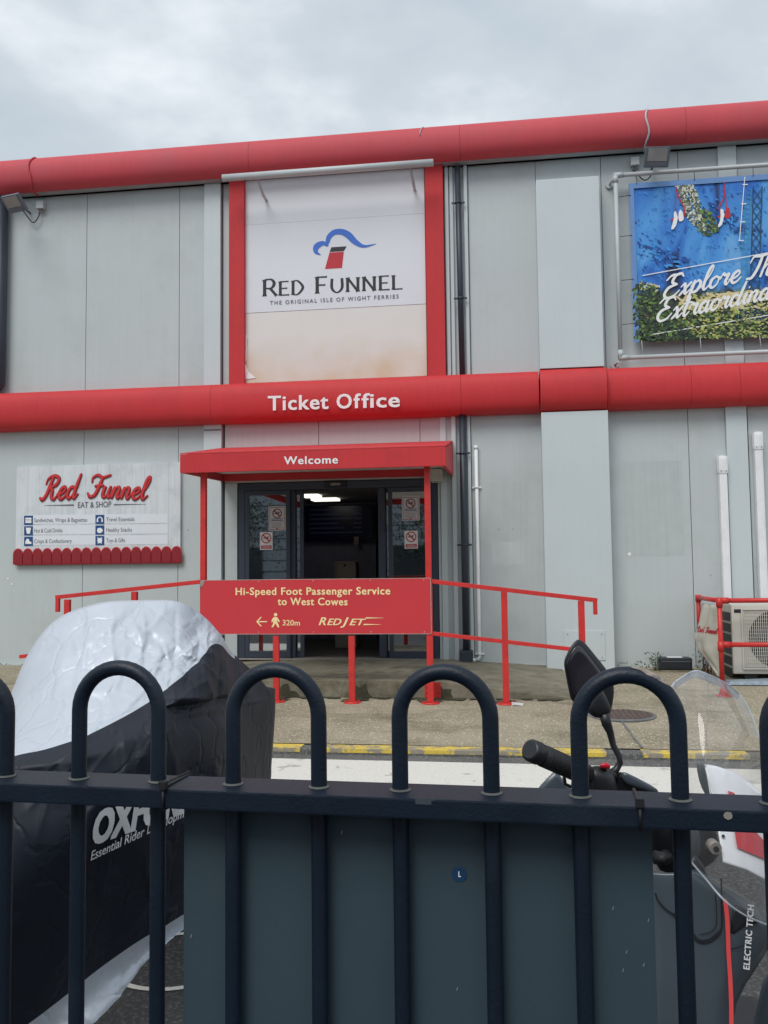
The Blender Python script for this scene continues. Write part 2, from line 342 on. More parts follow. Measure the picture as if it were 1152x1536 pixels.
def catmull(pts, k=6):
    P = [Vector((p[0], p[1], 0)) for p in pts]
    if len(P) < 3: return P
    o = []; Q = [P[0] * 2 - P[1]] + P + [P[-1] * 2 - P[-2]]
    for i in range(1, len(Q) - 2):
        for j in range(k):
            t = j / k; a, b, c, d = Q[i - 1], Q[i], Q[i + 1], Q[i + 2]
            o.append(.5 * ((2 * b) + (c - a) * t + (2 * a - 5 * b + 4 * c - d) * t * t + (3 * b - a - 3 * c + d) * t ** 3))
    o.append(P[-1]); return o
SC = {
 'R': ([[(.75, 1.9), (.6, 1.2), (.45, .4), (.15, 0), (-.15, .15)], [(.1, 1.35), (.2, 1.8), (.8, 2.05), (1.4, 1.8), (1.3, 1.3), (.7, 1.0)], [(.7, 1.0), (1.0, .75), (1.1, .2), (1.45, .0), (1.75, .35)]], 1.6),
 'e': ([[(0, .4), (.45, .45), (.8, .75), (.6, 1.03), (.28, .85), (.18, .4), (.45, 0), (.8, .08), (1.05, .4)]], .95),
 'd': ([[(.75, .85), (.45, 1.0), (.15, .7), (.15, .22), (.42, 0), (.7, .25), (.85, .8)], [(1.05, 2.05), (.92, 1.1), (.85, .3), (1.0, 0), (1.3, .35)]], 1.2),
 'F': ([[(0.0, 1.35), (-.05, 1.75), (.4, 2.05), (1.0, 1.85), (1.75, 2.1)], [(1.0, 1.85), (.9, 1.0), (.7, .2), (.25, -.02), (-.1, .3)], [(.5, 1.0), (.95, 1.05), (1.3, 1.12)]], 1.3),
 'u': ([[(0, .5), (.15, 1), (.13, .3), (.35, 0), (.62, .25), (.75, 1)], [(.75, 1), (.72, .3), (.9, 0), (1.1, .35)]], 1.0),
 'n': ([[(0, .55), (.17, 1), (.13, 0)], [(.13, .45), (.42, 1.0), (.68, .85), (.66, .2), (.85, 0), (1.08, .4)]], .98),
 'l': ([[(0, .35), (.42, 1.2), (.55, 1.85), (.38, 2.08), (.2, 1.6), (.17, .4), (.4, 0), (.75, .35)]], .65),
 'E': ([[(1.3, 1.75), (1.0, 2.05), (.5, 1.95), (.4, 1.4), (.9, 1.12)], [(.9, 1.12), (.2, .95), (.0, .4), (.4, 0), (1.0, .1), (1.35, .5)], [(-.25, 1.7), (.1, 2.05), (.7, 2.0)]], 1.35),
 'x': ([[(0, .75), (.25, 1), (.45, .5), (.65, .0), (.98, .35)], [(.85, 1), (.1, 0)]], .92),
 'p': ([[(0, .55), (.2, 1), (.08, -.75)], [(.15, .6), (.5, 1), (.85, .7), (.75, .15), (.4, 0), (.15, .3)], [(.72, .1), (1.05, .35)]], .98),
 'o': ([[(.45, 1), (.12, .75), (.12, .25), (.42, 0), (.75, .25), (.75, .75), (.45, 1)], [(.6, .9), (.95, .75)]], .85),
 'r': ([[(0, .6), (.15, 1.08), (.4, .88), (.7, .95), (.62, .3), (.82, 0), (1.02, .35)]], .9),
 'T': ([[(-.1, 1.5), (.1, 2), (.8, 1.92), (1.6, 2.05)], [(.9, 1.93), (.82, .9), (.55, .1), (.1, .05)]], 1.15),
 'h': ([[(.25, 2.05), (.12, 0)], [(.13, .45), (.42, 1.0), (.68, .85), (.66, .2), (.85, 0), (1.08, .4)]], 1.0),
 't': ([[(.35, 1.7), (.2, .4), (.4, 0), (.7, .35)], [(-.05, 1.15), (.65, 1.2)]], .6),
 'a': ([[(.75, .85), (.45, 1), (.15, .7), (.15, .22), (.42, 0), (.7, .3), (.82, 1)], [(.82, 1), (.77, .3), (.95, 0), (1.18, .35)]], 1.08),
 'i': ([[(0, .55), (.17, 1), (.14, .3), (.32, 0), (.55, .35)], [(.27, 1.42), (.3, 1.5)]], .5),
 'y': ([[(0, .5), (.15, 1), (.13, .3), (.35, 0), (.62, .25), (.75, 1)], [(.75, 1), (.7, -.3), (.4, -.8), (.1, -.5)]], 1.0),
 ' ': ([], .55)}
def stroke(mb, P, wd, fn, depth, lay, flat=False):
    """round-ended ribbon along 2D points P; fn maps (x, y, depth) to space"""
    n = len(P); Lf = []; Rt = []
    for i in range(n):
        t = P[min(i + 1, n - 1)] - P[max(i - 1, 0)]
        if t.length < 1e-6: t = Vector((1, 0, 0))
        t.normalize(); nn = Vector((-t.y, t.x, 0)); ww = wd(i / (n - 1), t) / 2
        Lf.append(P[i] + nn * ww); Rt.append(P[i] - nn * ww)
    def cap(c, d, w0):
        nn = Vector((-d.y, d.x, 0)); return [c + (d * (.02 if flat else 1) * math.sin(a) + nn * math.cos(a)) * w0 for a in (rad(45), rad(90), rad(135))]
    d1 = (P[-1] - P[-2]).normalized(); d0 = (P[0] - P[1]).normalized()
    e1 = cap(P[-1], d1, (Lf[-1] - P[-1]).length); e0 = cap(P[0], d0, (Lf[0] - P[0]).length)
    sl_ = .0005 / n if fn is not None else 0
    top = [mb.bm.verts.new(fn(q.x, q.y, depth + lay + sl_ * i)) for i, q in enumerate(Lf)]; bot = [mb.bm.verts.new(fn(q.x, q.y, depth + lay + sl_ * i)) for i, q in enumerate(Rt)]
    for i in range(n - 1): mb.bm.faces.new([top[i], top[i + 1], bot[i + 1], bot[i]])
    c1 = [mb.bm.verts.new(fn(q.x, q.y, depth + lay)) for q in e1]; c0 = [mb.bm.verts.new(fn(q.x, q.y, depth + lay)) for q in e0]
    mb.bm.faces.new([top[-1]] + c1 + [bot[-1]]); mb.bm.faces.new([bot[0]] + c0 + [top[0]])
    ring = top + c1 + bot[::-1] + c0
    if depth > 1e-4:
        lo = [mb.bm.verts.new(fn(*q)) for q in [(v.x, v.y, 0) for v in Lf + e1 + Rt[::-1] + e0]]
        for i in range(len(ring)):
            j = (i + 1) % len(ring); mb.bm.faces.new([ring[i], ring[j], lo[j], lo[i]])
def script(mb, s, fn, wid=.2, slant=.32, depth=0, contrast=.45, rise=0):
    x = 0; k = 0
    for ch in s:
        st, adv = SC[ch]
        for pl in st:
            P = [Vector((p.x * .93 + x + slant * p.y, p.y + rise * x, 0)) for p in catmull(pl)]
            lw = lambda t, d: wid * (1 - contrast * max(0, (d.x * .35 + d.y * .94)) ** 2) * (.75 + .25 * min(1, 6 * t, 6 * (1 - t)))
            stroke(mb, P, lw, fn, depth, .0006 * k / max(1e-9, 1)); k = (k + 1) % 4
        x += adv
    return x
def script_width(s): return sum(SC[c][1] for c in s)
SER = {
 'R': ([[(0, 0), (0, 1)], [(0, 1), (.35, 1), (.5, .75), (.35, .48), (0, .48)], [(.28, .48), (.62, 0)]], .72), 'E': ([[(0, 0), (0, 1)], [(0, .98), (.5, .98)], [(0, .5), (.42, .5)], [(0, .02), (.54, .02)]], .68),
 'D': ([[(0, 0), (0, 1)], [(0, .98), (.3, .97), (.6, .5), (.3, .03), (0, .02)]], .82), 'F': ([[(0, 0), (0, 1)], [(0, .98), (.5, .98)], [(0, .5), (.42, .5)]], .66),
 'U': ([[(0, 1), (0, .3), (.3, 0), (.6, .3), (.6, 1)]], .84), 'N': ([[(0, 0), (0, 1)], [(0, 1), (.62, 0)], [(.62, 0), (.62, 1)]], .88), 'L': ([[(0, 0), (0, 1)], [(0, .02), (.52, .02)]], .62), ' ': ([], .45)}
def serif_caps(mb, s, fn, size=lambda i, c: 1.0, wid=.17):
    x = 0; k = 0
    for i, ch in enumerate(s):
        st, adv = SER[ch]; z = size(i, ch)
        for pl in st:
            P = [Vector((x + p.x * z, p.y * z, 0)) for p in (catmull(pl, 5) if len(pl) > 2 else [Vector((pl[0][0] + (pl[1][0] - pl[0][0]) * t / 12, pl[0][1] + (pl[1][1] - pl[0][1]) * t / 12, 0)) for t in range(13)])]
            def lw(t, d, z=z, n=len(pl)):
                base = wid * (.50 + .50 * abs(d.y) ** 2) * z
                return base * (1 + .6 * abs(2 * t - 1) ** 9 if n == 2 else 1)
            stroke(mb, P, lw, fn, 0, .0003 * k, True); k = (k + 1) % 4
        x += (adv + .1) * z
    return x

# ------------------------------------------------------------------ ground
YK = 7.26                                  # kerb line
YF = 11.68                                 # facade plane
pav = lambda y: .045 * max(0, y - YK)
XL, XR = -16.0, 12.0
g = MB(); g.face([(-300, -300, -.05), (300, -300, -.05), (300, 300, -.05), (-300, 300, -.05)])
struct('road', g, ASPH)
g = MB()
rows = []
for yy in [YK + .17, 8.0, 8.8, 9.6, 10.4, 11.2, 12.0]:
    rows.append([(XL + (XR - XL) * i / 30, yy, pav(yy) + .006 * noise.noise(Vector((i * .9, yy, 3)))) for i in range(31)])
g.grid(rows); struct('pavement', g, PAVE)
# painted kerb, worn away in two places
def kx(px): return at(px, 1122, Y=YK + .1).x
k_y = MB()
struct('kerb', MB().box(XL, XR, YK, YK + .17, -.08, .0, .012), GUTT)
for a, b in ((-14, kx(454)), (kx(470), kx(908)), (kx(962), kx(1120))):
    o = MB().box(a, b, YK - .003, YK + .167, -.03, .004, .003).build('kerb_marking', YEL); o['kind'] = 'structure'
struct('gutter', MB().box(XL, XR, YK - .32, YK - .001, -.09, -.046), GUTT)
# big worn white bay marking on the road
ym0 = at(400, 1285, Z=-.05).y
p0 = at(396, 1137, Z=-.045); p1 = at(800, 1146, Z=-.045); p2 = at(1150, 1152, Z=-.045)
g = MB(); g.face([(-9, ym0, -.045),  (9, p2.y - .25, -.045), (p1.x, p1.y, -.045), (p0.x, p0.y, -.045), (-9, p0.y + .1, -.045)])
struct('road_marking', g, WROAD)
# thin painted ring on the asphalt of the motorcycle bay
c0 = at(238, 1470, Z=-.045); c0.y += .18
g = MB(); n_ = 48
ri, ro = .235, .262
vi = [g.bm.verts.new((c0.x + ri * math.cos(a * 2 * math.pi / n_), c0.y + ri * math.sin(a * 2 * math.pi / n_), -.046)) for a in range(n_)]
vo = [g.bm.verts.new((c0.x + ro * math.cos(a * 2 * math.pi / n_), c0.y + ro * math.sin(a * 2 * math.pi / n_), -.046)) for a in range(n_)]
for i in range(n_): g.bm.faces.new([vi[i], vo[i], vo[(i + 1) % n_], vi[(i + 1) % n_]])
struct('painted_ring', g, WROAD)
# ground crack
g = MB(); prev = None
for i, (px, py) in enumerate([(931, 1083), (938, 1091), (944, 1096), (950, 1104), (955, 1108), (961, 1115)]):
    p = at(px, py, Z=.05); p.z = pav(p.y) + .012; q = p + Vector((.012 + .008 * (i % 2), 0, 0))
    cur = (g.bm.verts.new(p), g.bm.verts.new(q))
    if prev: g.bm.faces.new([prev[0], prev[1], cur[1], cur[0]])
    prev = cur
struct('crack', g, SEAM)

# entrance platform with ramps
YP = 9.47
xa, xb = at(410, 1040, Y=YP).x, at(655, 1024, Y=YP).x
xl, xr_ = at(100, 1040, Y=YP).x, at(862, 1058, Y=YP).x
ZT = .292
g = MB()
xs = [(xl, 0), (xl + (xa - xl) * .5, .5), (xa, 1), (xb, 1), (xb + (xr_ - xb) * .33, .62), (xb + (xr_ - xb) * .66, .28), (xr_, 0)]
ys = [YP, YP + .03, 10.2, 11.0, YF + .03]
P = []
for j, yy in enumerate(ys):
    P.append([(xx, yy, (pav(yy) + .014) * (1 - t) + (ZT - (.012 if j == 0 else 0)) * t) for xx, t in xs])
g.grid(P, smooth=False)
g.grid([[(p[0], p[1], -.02) for p in P[0]], P[0]], smooth=False)
pl = struct('platform', g, PLAT)

# ------------------------------------------------------------------ terminal building
B = thing('ferry_terminal', 'grey panelled ferry ticket office building with two red rounded bands', 'building', (-3, YF, .2))
WX = lambda px, py: at(px, py, Y=YF).x
WZ = lambda px, py: at(px, py, Y=YF).z
ZG = .17                                     # bottom of the cladding
ZB0, ZB1 = 3.62, 3.93                        # level where cladding is interrupted by the band
ZR = 7.08
# doors
DXL, DXR = WX(356, 850), WX(658, 850); DZT = WZ(500, 721); DZB = .30
lower = [WX(0, 800) - 6.2, WX(0, 800) - 4.6, WX(0, 800) - 3.0, WX(0, 800) - 1.35, WX(124.5, 800), WX(267, 800), WX(307, 800)]
upper = [WX(0, 400) - 6.2, WX(0, 400) - 4.6, WX(0, 400) - 3.0, WX(0, 400) - 1.35, WX(129.5, 430), WX(269, 430), WX(307, 430)]
def panel(x0, x1, z0, z1, y=YF, m=WALL, th=.06, gap=.0035, name='wall_panel', bev=.004):
    return MB().box(x0 + gap, x1 - gap, y, y + th, z0, z1, bev).build(name, m, B)
for i in range(len(lower) - 1): panel(lower[i], lower[i + 1], ZG, ZB0)
for i in range(len(upper) - 1): panel(upper[i], upper[i + 1], ZB1, ZR)
# backing wall with the door opening
for (x0, x1, z0, z1) in ((lower[0] - .2, DXL, 0, ZR), (DXR, 12, 0, ZR), (DXL, DXR, DZT, ZR)):
    MB().box(x0, x1, YF + .07, YF + .30, z0, z1).build('core_wall', SEAM, B)
# flat pilaster strips
def strip(px0, px1, z0, z1, y, m=WALL2, name='pilaster', ref=400):
    a, b = at(px0, ref, Y=y).x, at(px1, ref, Y=y).x
    return MB().box(a, b, y, YF + .065, z0, z1, .004).build(name, m, B)
strip(306, 330.5, ZB1, ZR, YF - .05); strip(305.5, 332, ZG, ZB0, YF - .05, ref=650)
strip(306, 331.5, 3.40, 3.42, YF - .056, SEAM, 'pilaster_joint', 650)
# entrance bay above doors
ez = [WX(337, 650), WX(478, 650), WX(630, 650), WX(661, 650)]
for i in range(3): panel(ez[i], ez[i + 1], DZT + .005, ZB0, m=WALLE)
panel(ez[0], DXL, ZG + .1, DZT, m=WALL); panel(DXR, WX(662, 800), ZG + .1, DZT, m=WALL)
panel(WX(662, 800) + .0, WX(709, 800), ZG, ZB0, YF + .01); panel(WX(667, 400), WX(704, 400), ZB1, ZR, YF + .01); panel(WX(334, 400), WX(345, 400), ZB1, ZR, YF + .015)
# ribbed strips beside the black downpipe
for a, b, yo in ((669, 674, .05), (676, 681, .03), (697.5, 702.5, .05)):
    strip(a, b, ZB1, ZR, YF - yo, WALL2, 'rib', 400)
for a, b, yo in ((662, 671, .02), (679.5, 686, .05), (703.5, 708, .05)):
    strip(a, b, ZG, ZB0, YF - yo, WALL2, 'rib', 800)
# right-hand cladding
r_up = [WX(704, 400), WX(806, 400), WX(905, 400), WX(1022, 400), WX(1085, 400)]
r_lo = [WX(709, 800), WX(817, 800), WX(916, 800), WX(1037.5, 800), WX(1092, 750)]
for i in range(4):
    panel(r_up[i], r_up[i + 1], ZB1, ZR); panel(r_lo[i], r_lo[i + 1], ZG, ZB0)
strip(1083, 1111, ZB1, ZR, YF - .05); strip(1091.5, 1123, ZG, ZB0, YF - .05, ref=700)
e0 = WX(1111, 400)
for i in range(4):
    panel(e0 + 1.5 * i, e0 + 1.5 * (i + 1), ZB1, ZR); panel(e0 + 1.5 * i + .01, e0 + 1.5 * (i + 1) + .01, ZG, ZB0)
# boxed-out service column
YBX = YF - .26
bx0, bx1 = at(806.5, 400, Y=YBX).x, at(902, 400, Y=YBX).x
zt_ = at(850, 267, Y=YBX).z
MB().box(bx0, bx1, YBX, YF - .001, at(860, 551, Y=YBX).z, zt_, .006).build('boxed_column', WALL2, B)
bl0, bl1 = at(816, 800, Y=YBX).x, at(917, 800, Y=YBX).x
MB().box(bl0, bl1, YBX, YF - .001, at(860, 1012, Y=YBX).z - .02, at(860, 617, Y=YBX).z, .006).build('boxed_column', WALL2, B)
hx0, hx1 = at(847, 980, Y=YBX).x, at(908, 980, Y=YBX).x
h_ = MB().box(hx0, hx1, YBX - .012, YBX - .001, at(880, 990, Y=YBX).z, at(880, 946, Y=YBX).z, .003).build('access_hatch', WALL2, B)
for sx_ in (hx0 + .04, hx1 - .04):
    for sz_ in (at(880, 986, Y=YBX).z, at(880, 951, Y=YBX).z):
        MB().tube([(sx_, YBX - .012, sz_), (sx_, YBX - .018, sz_)], .008, 8).build('screw', GALV, h_)
# small base trim along the wall foot
MB().box(lower[0], at(300, 1000, Y=YF).x, YF - .03, YF - .001, .14, .215, .004).build('base_trim', WALL, B)
MB().box(r_lo[0], bl0, YF - .02, YF - .001, .18, .235, .004).build('base_trim', WALL, B)

# rounded red bands
GHOST = mat('cleaner_paint_mark', (.485, .53, .53, 1), .5, var=.04, streak=.08)
GHOST2 = mat('paler_paint_mark', (.53, .58, .58, 1), .5, var=.04, streak=.08)
SOFF = mat('soffit_paint', (.30, .32, .34, 1), .7)
def bullnose(name, x0, x1, zc, hh, dep, m, n=16, lip=.0):
    mb = MB(); prof = [(YF - .002, zc + hh)]
    for k in range(n + 1):
        a = math.pi / 2 - math.pi * k / n
        ca = math.cos(a); prof.append((YF - .06 - (dep - .06) * (ca ** .5 if ca > 0 else 0), zc + hh * math.sin(a)))
    prof.append((YF - .002, zc - hh))
    A_ = [mb.bm.verts.new((x0, y, z)) for y, z in prof]; B_ = [mb.bm.verts.new((x1, y, z)) for y, z in prof]
    for i in range(len(prof) - 1):
        f = mb.bm.faces.new([A_[i], B_[i], B_[i + 1], A_[i + 1]]); f.smooth = 0 < i < len(prof) - 2
    mb.face([v.co.copy() for v in A_]); mb.face([v.co.copy() for v in B_])
    mb.bm.faces.new([A_[0], A_[-1], B_[-1], B_[0]])
    return mb.build(name, m, B)
def band(px_list, zc, hh, dep, m, name, ref, first=None, last=None, gap=.0018):
    xs = [at(p, ref, Y=YF - dep).x for p in px_list]
    if first is not None: xs = [first] + xs
    if last is not None: xs = xs + [last]
    for i in range(len(xs) - 1): bullnose(name, xs[i] + gap, xs[i + 1] - gap, zc, hh, dep, m)
DB = .28
band([315, 691.5, 809], (3.50 + 4.03) / 2 - .015, .268, DB, RED, 'band_section', 600, first=-12.5)
bullnose('band_section', at(810.5, 580, Y=YF - .33).x, at(910.5, 580, Y=YF - .33).x, 3.745, .285, .37, RED)
band([911.5, 1038, 1112], (3.50 + 4.03) / 2 - .015, .268, DB, RED, 'band_section', 590, last=8.6)
DT = .34
band([45, 372, 690, 1031], 7.13, .245, DT, REDF, 'fascia_section', 230, first=-12.5, last=8.6)
# soffit, roof
MB().box(-12.5, 8.6, YF - .17, YF - .001, 6.885, 6.91).build('soffit', SOFF, B)
MB().box(-12.5, 12, YF + .305, YF + 9, 7.0, 7.2).build('roof', SEAM, B)
MB().box(-12.5, 8.6, YF + .001, YF + .304, 7.085, 7.30).build('parapet', SEAM, B)
# cable loops over the fascia
for px in (45, 972, 632):
    x_ = at(px, 215, Y=YF - DT).x; pts = []
    for k in range(13):
        a = math.pi / 2 - math.pi * k / 12; pts.append((x_ + .02 * math.sin(k), YF - .06 - (DT - .06) * max(0, math.cos(a)) ** .5 - .012, 7.13 + .252 * math.sin(a)))
    if px == 632: pts = pts[:6]
    o = MB().tube(pts, .006 if px == 632 else .012, 8).build('cable', REDF if px == 45 else PVCG)
    tag(o, {45: 'thin cable looped over the red roof edge above the left floodlight', 972: 'grey cable looped over the red roof edge above the right floodlight', 632: 'short thin cable stub on the red roof edge above the big white sign'}[px], 'cable', 'cables over the roof edge')
    if px == 632: pass

# lettering on the band
tl = MB()
put_text('Ticket', (402, 615.5), (493, 613), .006, 22, WPRINT, B, YF - DB, bold=.024, spacing=1.1)
put_text('O', (505, 612.7), (528, 612), .006, 22, WPRINT, B, YF - DB, bold=.024)
put_text('f', (530.5, 612), (541.5, 611.7), .006, 22, WPRINT, B, YF - DB, bold=.024)
o = put_text('fice', (542.5, 611.7), (600, 610), .006, 22, WPRINT, B, YF - DB, bold=.024, spacing=1.08)
o.name = 'band_lettering'

# ------------------------------------------------------------------ big white sign in red frame
sg = thing('large_sign', 'large white upright sign with blue wave and red funnel emblem', 'sign', (WX(500, 570), YF, 4.1))
yS = YF - .05
sx0, sx1 = at(367, 420, Y=yS).x, at(638.5, 420, Y=yS).x; sz0 = at(500, 569.5, Y=yS).z; sz1 = 6.98
SIGNW = mat('sign_white', (.73, .755, .80, 1), .45, var=.02, scale=1.5)
# faded / stained sheets: horizontal strips butted
zj1 = at(500, 463, Y=yS).z; zj2 = at(500, 329, Y=yS).z
def sheet_mat(name, col, stain):
    m = mat(name, col, .45, var=.02, scale=1.5); t = m.node_tree; b = t.nodes['Principled BSDF']
    A = lambda k: t.nodes.new(k); K = t.links.new
    src = b.inputs['Base Color'].links[0].from_socket
    c = A('ShaderNodeTexCoord'); sp = A('ShaderNodeSeparateXYZ'); K(c.outputs['Object'], sp.inputs[0])
    n = A('ShaderNodeTexNoise'); n.inputs['Scale'].default_value = 2.2; n.inputs['Detail'].default_value = 7; K(c.outputs['Object'], n.inputs[0])
    r = A('ShaderNodeMapRange'); r.inputs[1].default_value = .95; r.inputs[2].default_value = 0; K(sp.outputs[2], r.inputs[0])
    mu = A('ShaderNodeMath'); mu.operation = 'MULTIPLY'; K(n.outputs[0], mu.inputs[0]); K(r.outputs[0], mu.inputs[1])
    r2 = A('ShaderNodeMapRange'); r2.inputs[1].default_value = .22; r2.inputs[2].default_value = .75; r2.inputs[4].default_value = stain; K(mu.outputs[0], r2.inputs[0])
    mm = A('ShaderNodeMixRGB'); K(r2.outputs[0], mm.inputs[0]); K(src, mm.inputs[1]); mm.inputs[2].default_value = (.62, .42, .22, 1); K(mm.outputs[0], b.inputs['Base Color'])
    return m
sm1 = sheet_mat('stained_sheet', (.74, .73, .70, 1), .75)
MB().box(sx0, sx1, yS, YF - .002, sz0, zj1 - .004, .003).build('sign_sheet', sm1, sg)
MB().box(sx0, sx1, yS - .004, YF - .002, zj1, zj2 - .003, .003).build('sign_sheet', SIGNW, sg)
MB().box(sx0, sx1, yS - .002, YF - .002, zj2, sz1, .003).build('sign_sheet', SIGNW, sg)
for a, b in ((343.2, 366.2), (639.2, 666.5)):
    xa_, xb_ = at(a, 420, Y=YF - .12).x, at(b, 420, Y=YF - .12).x
    MB().box(xa_, xb_, YF - .12, YF - .003, at(500, 573, Y=YF - .12).z - .1, 6.98, .01).build('frame_post', RED, sg)
# peeled corner and ragged edges of vinyl
for (pts, dy) in (([(368, 569), (368, 545), (373, 558), (384, 567)], .03), ([(367, 500), (371, 505), (370, 540), (367, 546)], .02)):
    P_ = [at(x_, y_, Y=yS - .006) for x_, y_ in pts]; P_[1] = P_[1] - Vector((0, dy, 0)) if len(P_) > 1 else P_
    MB().prism(P_, (0, -.002, 0)).build('peeled_vinyl', WPRINT, sg)
yT = yS - .004
def pxpoly(mb, pts, Y, off=.002, th=.001):
    P_ = [at(x_, y_, Y=Y) + Vector((0, -off, 0)) for x_, y_ in pts]; mb.prism(P_, (0, -th, 0)); return mb
pxpoly(MB(), [(497, 371), (520, 369.5), (516, 376.5), (494.5, 378)], yT).build('emblem', BLACKP, sg)
pxpoly(MB(), [(494.2, 379), (515.8, 377.5), (513, 402), (487.5, 403.5)], yT).build('emblem', PRED, sg)
# wave: outline traced with smooth curve
def smooth_poly(pts, k=5):
    n = len(pts); o_ = []
    for i in range(n):
        a, b, c, d = [Vector((*pts[(i + j) % n], 0)) for j in (-1, 0, 1, 2)]
        for j in range(k):
            t = j / k; q = .5 * ((2 * b) + (c - a) * t + (2 * a - 5 * b + 4 * c - d) * t * t + (3 * b - a - 3 * c + d) * t ** 3); o_.append((q.x, q.y))
    return o_
def ribbon_px(mb, pts, ws, Y, off=.0035):
    P_ = catmull(pts, 6); W_ = catmull([(w, 0) for w in ws], 6); wd = lambda t, d: max(.4, W_[min(len(W_) - 1, int(round(t * (len(P_) - 1))))].x)
    fn = lambda x_, y_, d: at(x_, y_, Y=Y) + Vector((0, -off - d, 0))
    stroke(mb, P_, wd, fn, 0, 0)
mb = MB(); ribbon_px(mb, [(491, 364), (494, 355), (502, 348.5), (513, 348), (523, 353), (533, 363), (546, 369.5), (564, 366)], [6, 7.5, 8, 9, 10, 8.5, 4.5, .6], yT)
mb.build('emblem', BLUEP, sg)
mb = MB(); ribbon_px(mb, [(491, 368), (484, 365), (475, 370), (474, 378), (481, 382.5)], [4, 7, 9, 6, 1], yT, .003); mb.build('emblem', BLUEP, sg)
# RED FUNNEL in flared capitals
def caps_line(s, pa, pb, cap, Y, m, parent, size):
    mb = MB(); tot = sum((SER[c][1] + .1) * size(i, c) for i, c in enumerate(s)) - .1
    a, b = at(*pa, Y=Y), at(*pb, Y=Y); h = at(pa[0], pa[1] - cap, Y=Y).z - a.z; sx = (b.x - a.x) / tot; dz = (b.z - a.z) / (b.x - a.x)
    fn = lambda x_, y_, d: Vector((a.x + x_ * sx, Y - .003 - d, a.z + y_ * h + x_ * sx * dz))
    serif_caps(mb, s, fn, size); return mb.build('lettering', m, parent)
caps_line('RED FUNNEL', (397, 444.5), (606, 433.5), 22, yT, BLACKP, sg, lambda i, c: 1.12 if i in (0, 4) else .95)
put_text('THE ORIGINAL ISLE OF WIGHT FERRIES', (405, 457.5), (598, 447.5), .003, 6, GREYP, sg, yT, bold=.012, spacing=1.35)
# light strip over the sign
sl = thing('sign_light', 'long pale tube light on two arms over the big white sign', 'light', (WX(500, 260), YF - .5, 6.8))
ya = YF - .46
a, b = at(334, 268, Y=ya), at(650, 243, Y=ya); b.z = a.z = (a.z + b.z) / 2
MB().tube([a, a + (b - a) * .5, b], .048, 14).build('light_tube', PVCG, sl)
for px in (385, 615):
    x_ = at(px, 265, Y=ya).x; MB().tube([(x_, ya + .02, a.z - .02), (x_ + .02, YF - .2, a.z - .16), (x_ + .02, YF - .05, a.z - .17)], .02, 10).build('arm', PVCG, sl)

# ------------------------------------------------------------------ eat & shop sign
es = thing('wall_sign', 'white wood effect shop sign with red script name and scalloped red lower edge', 'sign', (WX(147, 770), YF, 1.9))
yE = YF - .05
E_ = lambda x_, y_: at(x_, y_, Y=yE)
ex0, ex1 = E_(24, 770).x, E_(270.5, 770).x; ez1 = (E_(24, 699.5).z + E_(270, 694).z) / 2; ez0 = (E_(24, 828).z + E_(270, 826).z) / 2; ezb = (E_(23, 847.5).z + E_(271, 845.5).z) / 2
WOODP = mat('whitewashed_plank_print', (.66, .70, .73, 1), .5, var=.10, scale=2.0, stretch=(9, 9, .6), dirt=(.40, .44, .47, 1), dirtamt=.5, dscale=2.6)
npl = 14
for i in range(npl):
    MB().box(ex0 + (ex1 - ex0) * i / npl + .0008, ex0 + (ex1 - ex0) * (i + 1) / npl - .0008, yE, YF - .002, ez0 - .05, ez1, .001).build('plank', WOODP, es)
MB().box(ex0, ex1, yE - .012, YF - .002, ezb, ez0 - .052, .002).build('lower_rail', mat('maroon_rail', lin(120, 26, 36), .45, var=.05), es)
nsc = 17; sw = (ex1 - ex0 + .05) / nsc; SCAL = mat('maroon_scallop', lin(140, 28, 38), .45, var=.05); SCE = mat('red_scallop_edge', lin(208, 52, 56), .45, var=.03)
for i in range(nsc):
    xx = ex0 + .03 + sw * (i + .12)
    top = []
    for k in range(9):
        a_ = math.pi * k / 8; top.append((xx + math.cos(a_) * sw * .46, yE - .014, ez0 - .03 + math.sin(a_) * .075))
    low = [(xx - sw * .46, yE - .014, ezb + .02), (xx + sw * .46, yE - .014, ezb + .02)]
    MB().prism(top + low, (0, -.006, 0)).build('scallop', SCAL, es)
    top2 = [(xx + math.cos(math.pi * k / 8) * sw * .52, yE - .013, ez0 - .03 + math.sin(math.pi * k / 8) * .088) for k in range(9)]
    MB().prism(top2 + [(xx - sw * .52, yE - .013, ezb + .012), (xx + sw * .52, yE - .013, ezb + .012)], (0, .002 + .0006 * (i % 2), 0)).build('scallop_edge', SCE, es)
def script_line(s, pa, pb, xh, Y, m, parent, wid=.3, depth=.0, off=.004, slant=.32, rise=None, name='lettering', contrast=.45):
    tot = script_width(s) + .6; a, b = at(*pa, Y=Y), at(*pb, Y=Y); h = at(pa[0], pa[1] - xh, Y=Y).z - a.z; sx = (b.x - a.x) / tot; dz = (b.z - a.z) / (b.x - a.x)
    fn = lambda x_, y_, d: Vector((a.x + x_ * sx, Y - off - d, a.z + y_ * h + x_ * sx * dz))
    mb = MB(); script(mb, s, fn, wid, slant, depth, contrast); return mb.build(name, m, parent)
script_line('Red', (62, 750), (124, 747), 17, yE, mat('dark_red_outline', lin(128, 26, 34), .5), es, .36, .008, .002, name='lettering_edge')
script_line('Red', (62, 749), (124, 746), 17, yE, mat('script_red', lin(205, 48, 52), .5, var=.02), es, .22, .004, .012)
script_line('Funnel', (132, 745), (228, 750), 16, yE, MATS['dark_red_outline'], es, .36, .008, .002, name='lettering_edge')
script_line('Funnel', (132, 744), (228, 749), 16, yE, MATS['script_red'], es, .22, .004, .012)
put_text('EAT & SHOP', (117, 762), (167, 760.5), .003, 9, GREYP, es, yE, bold=.01)
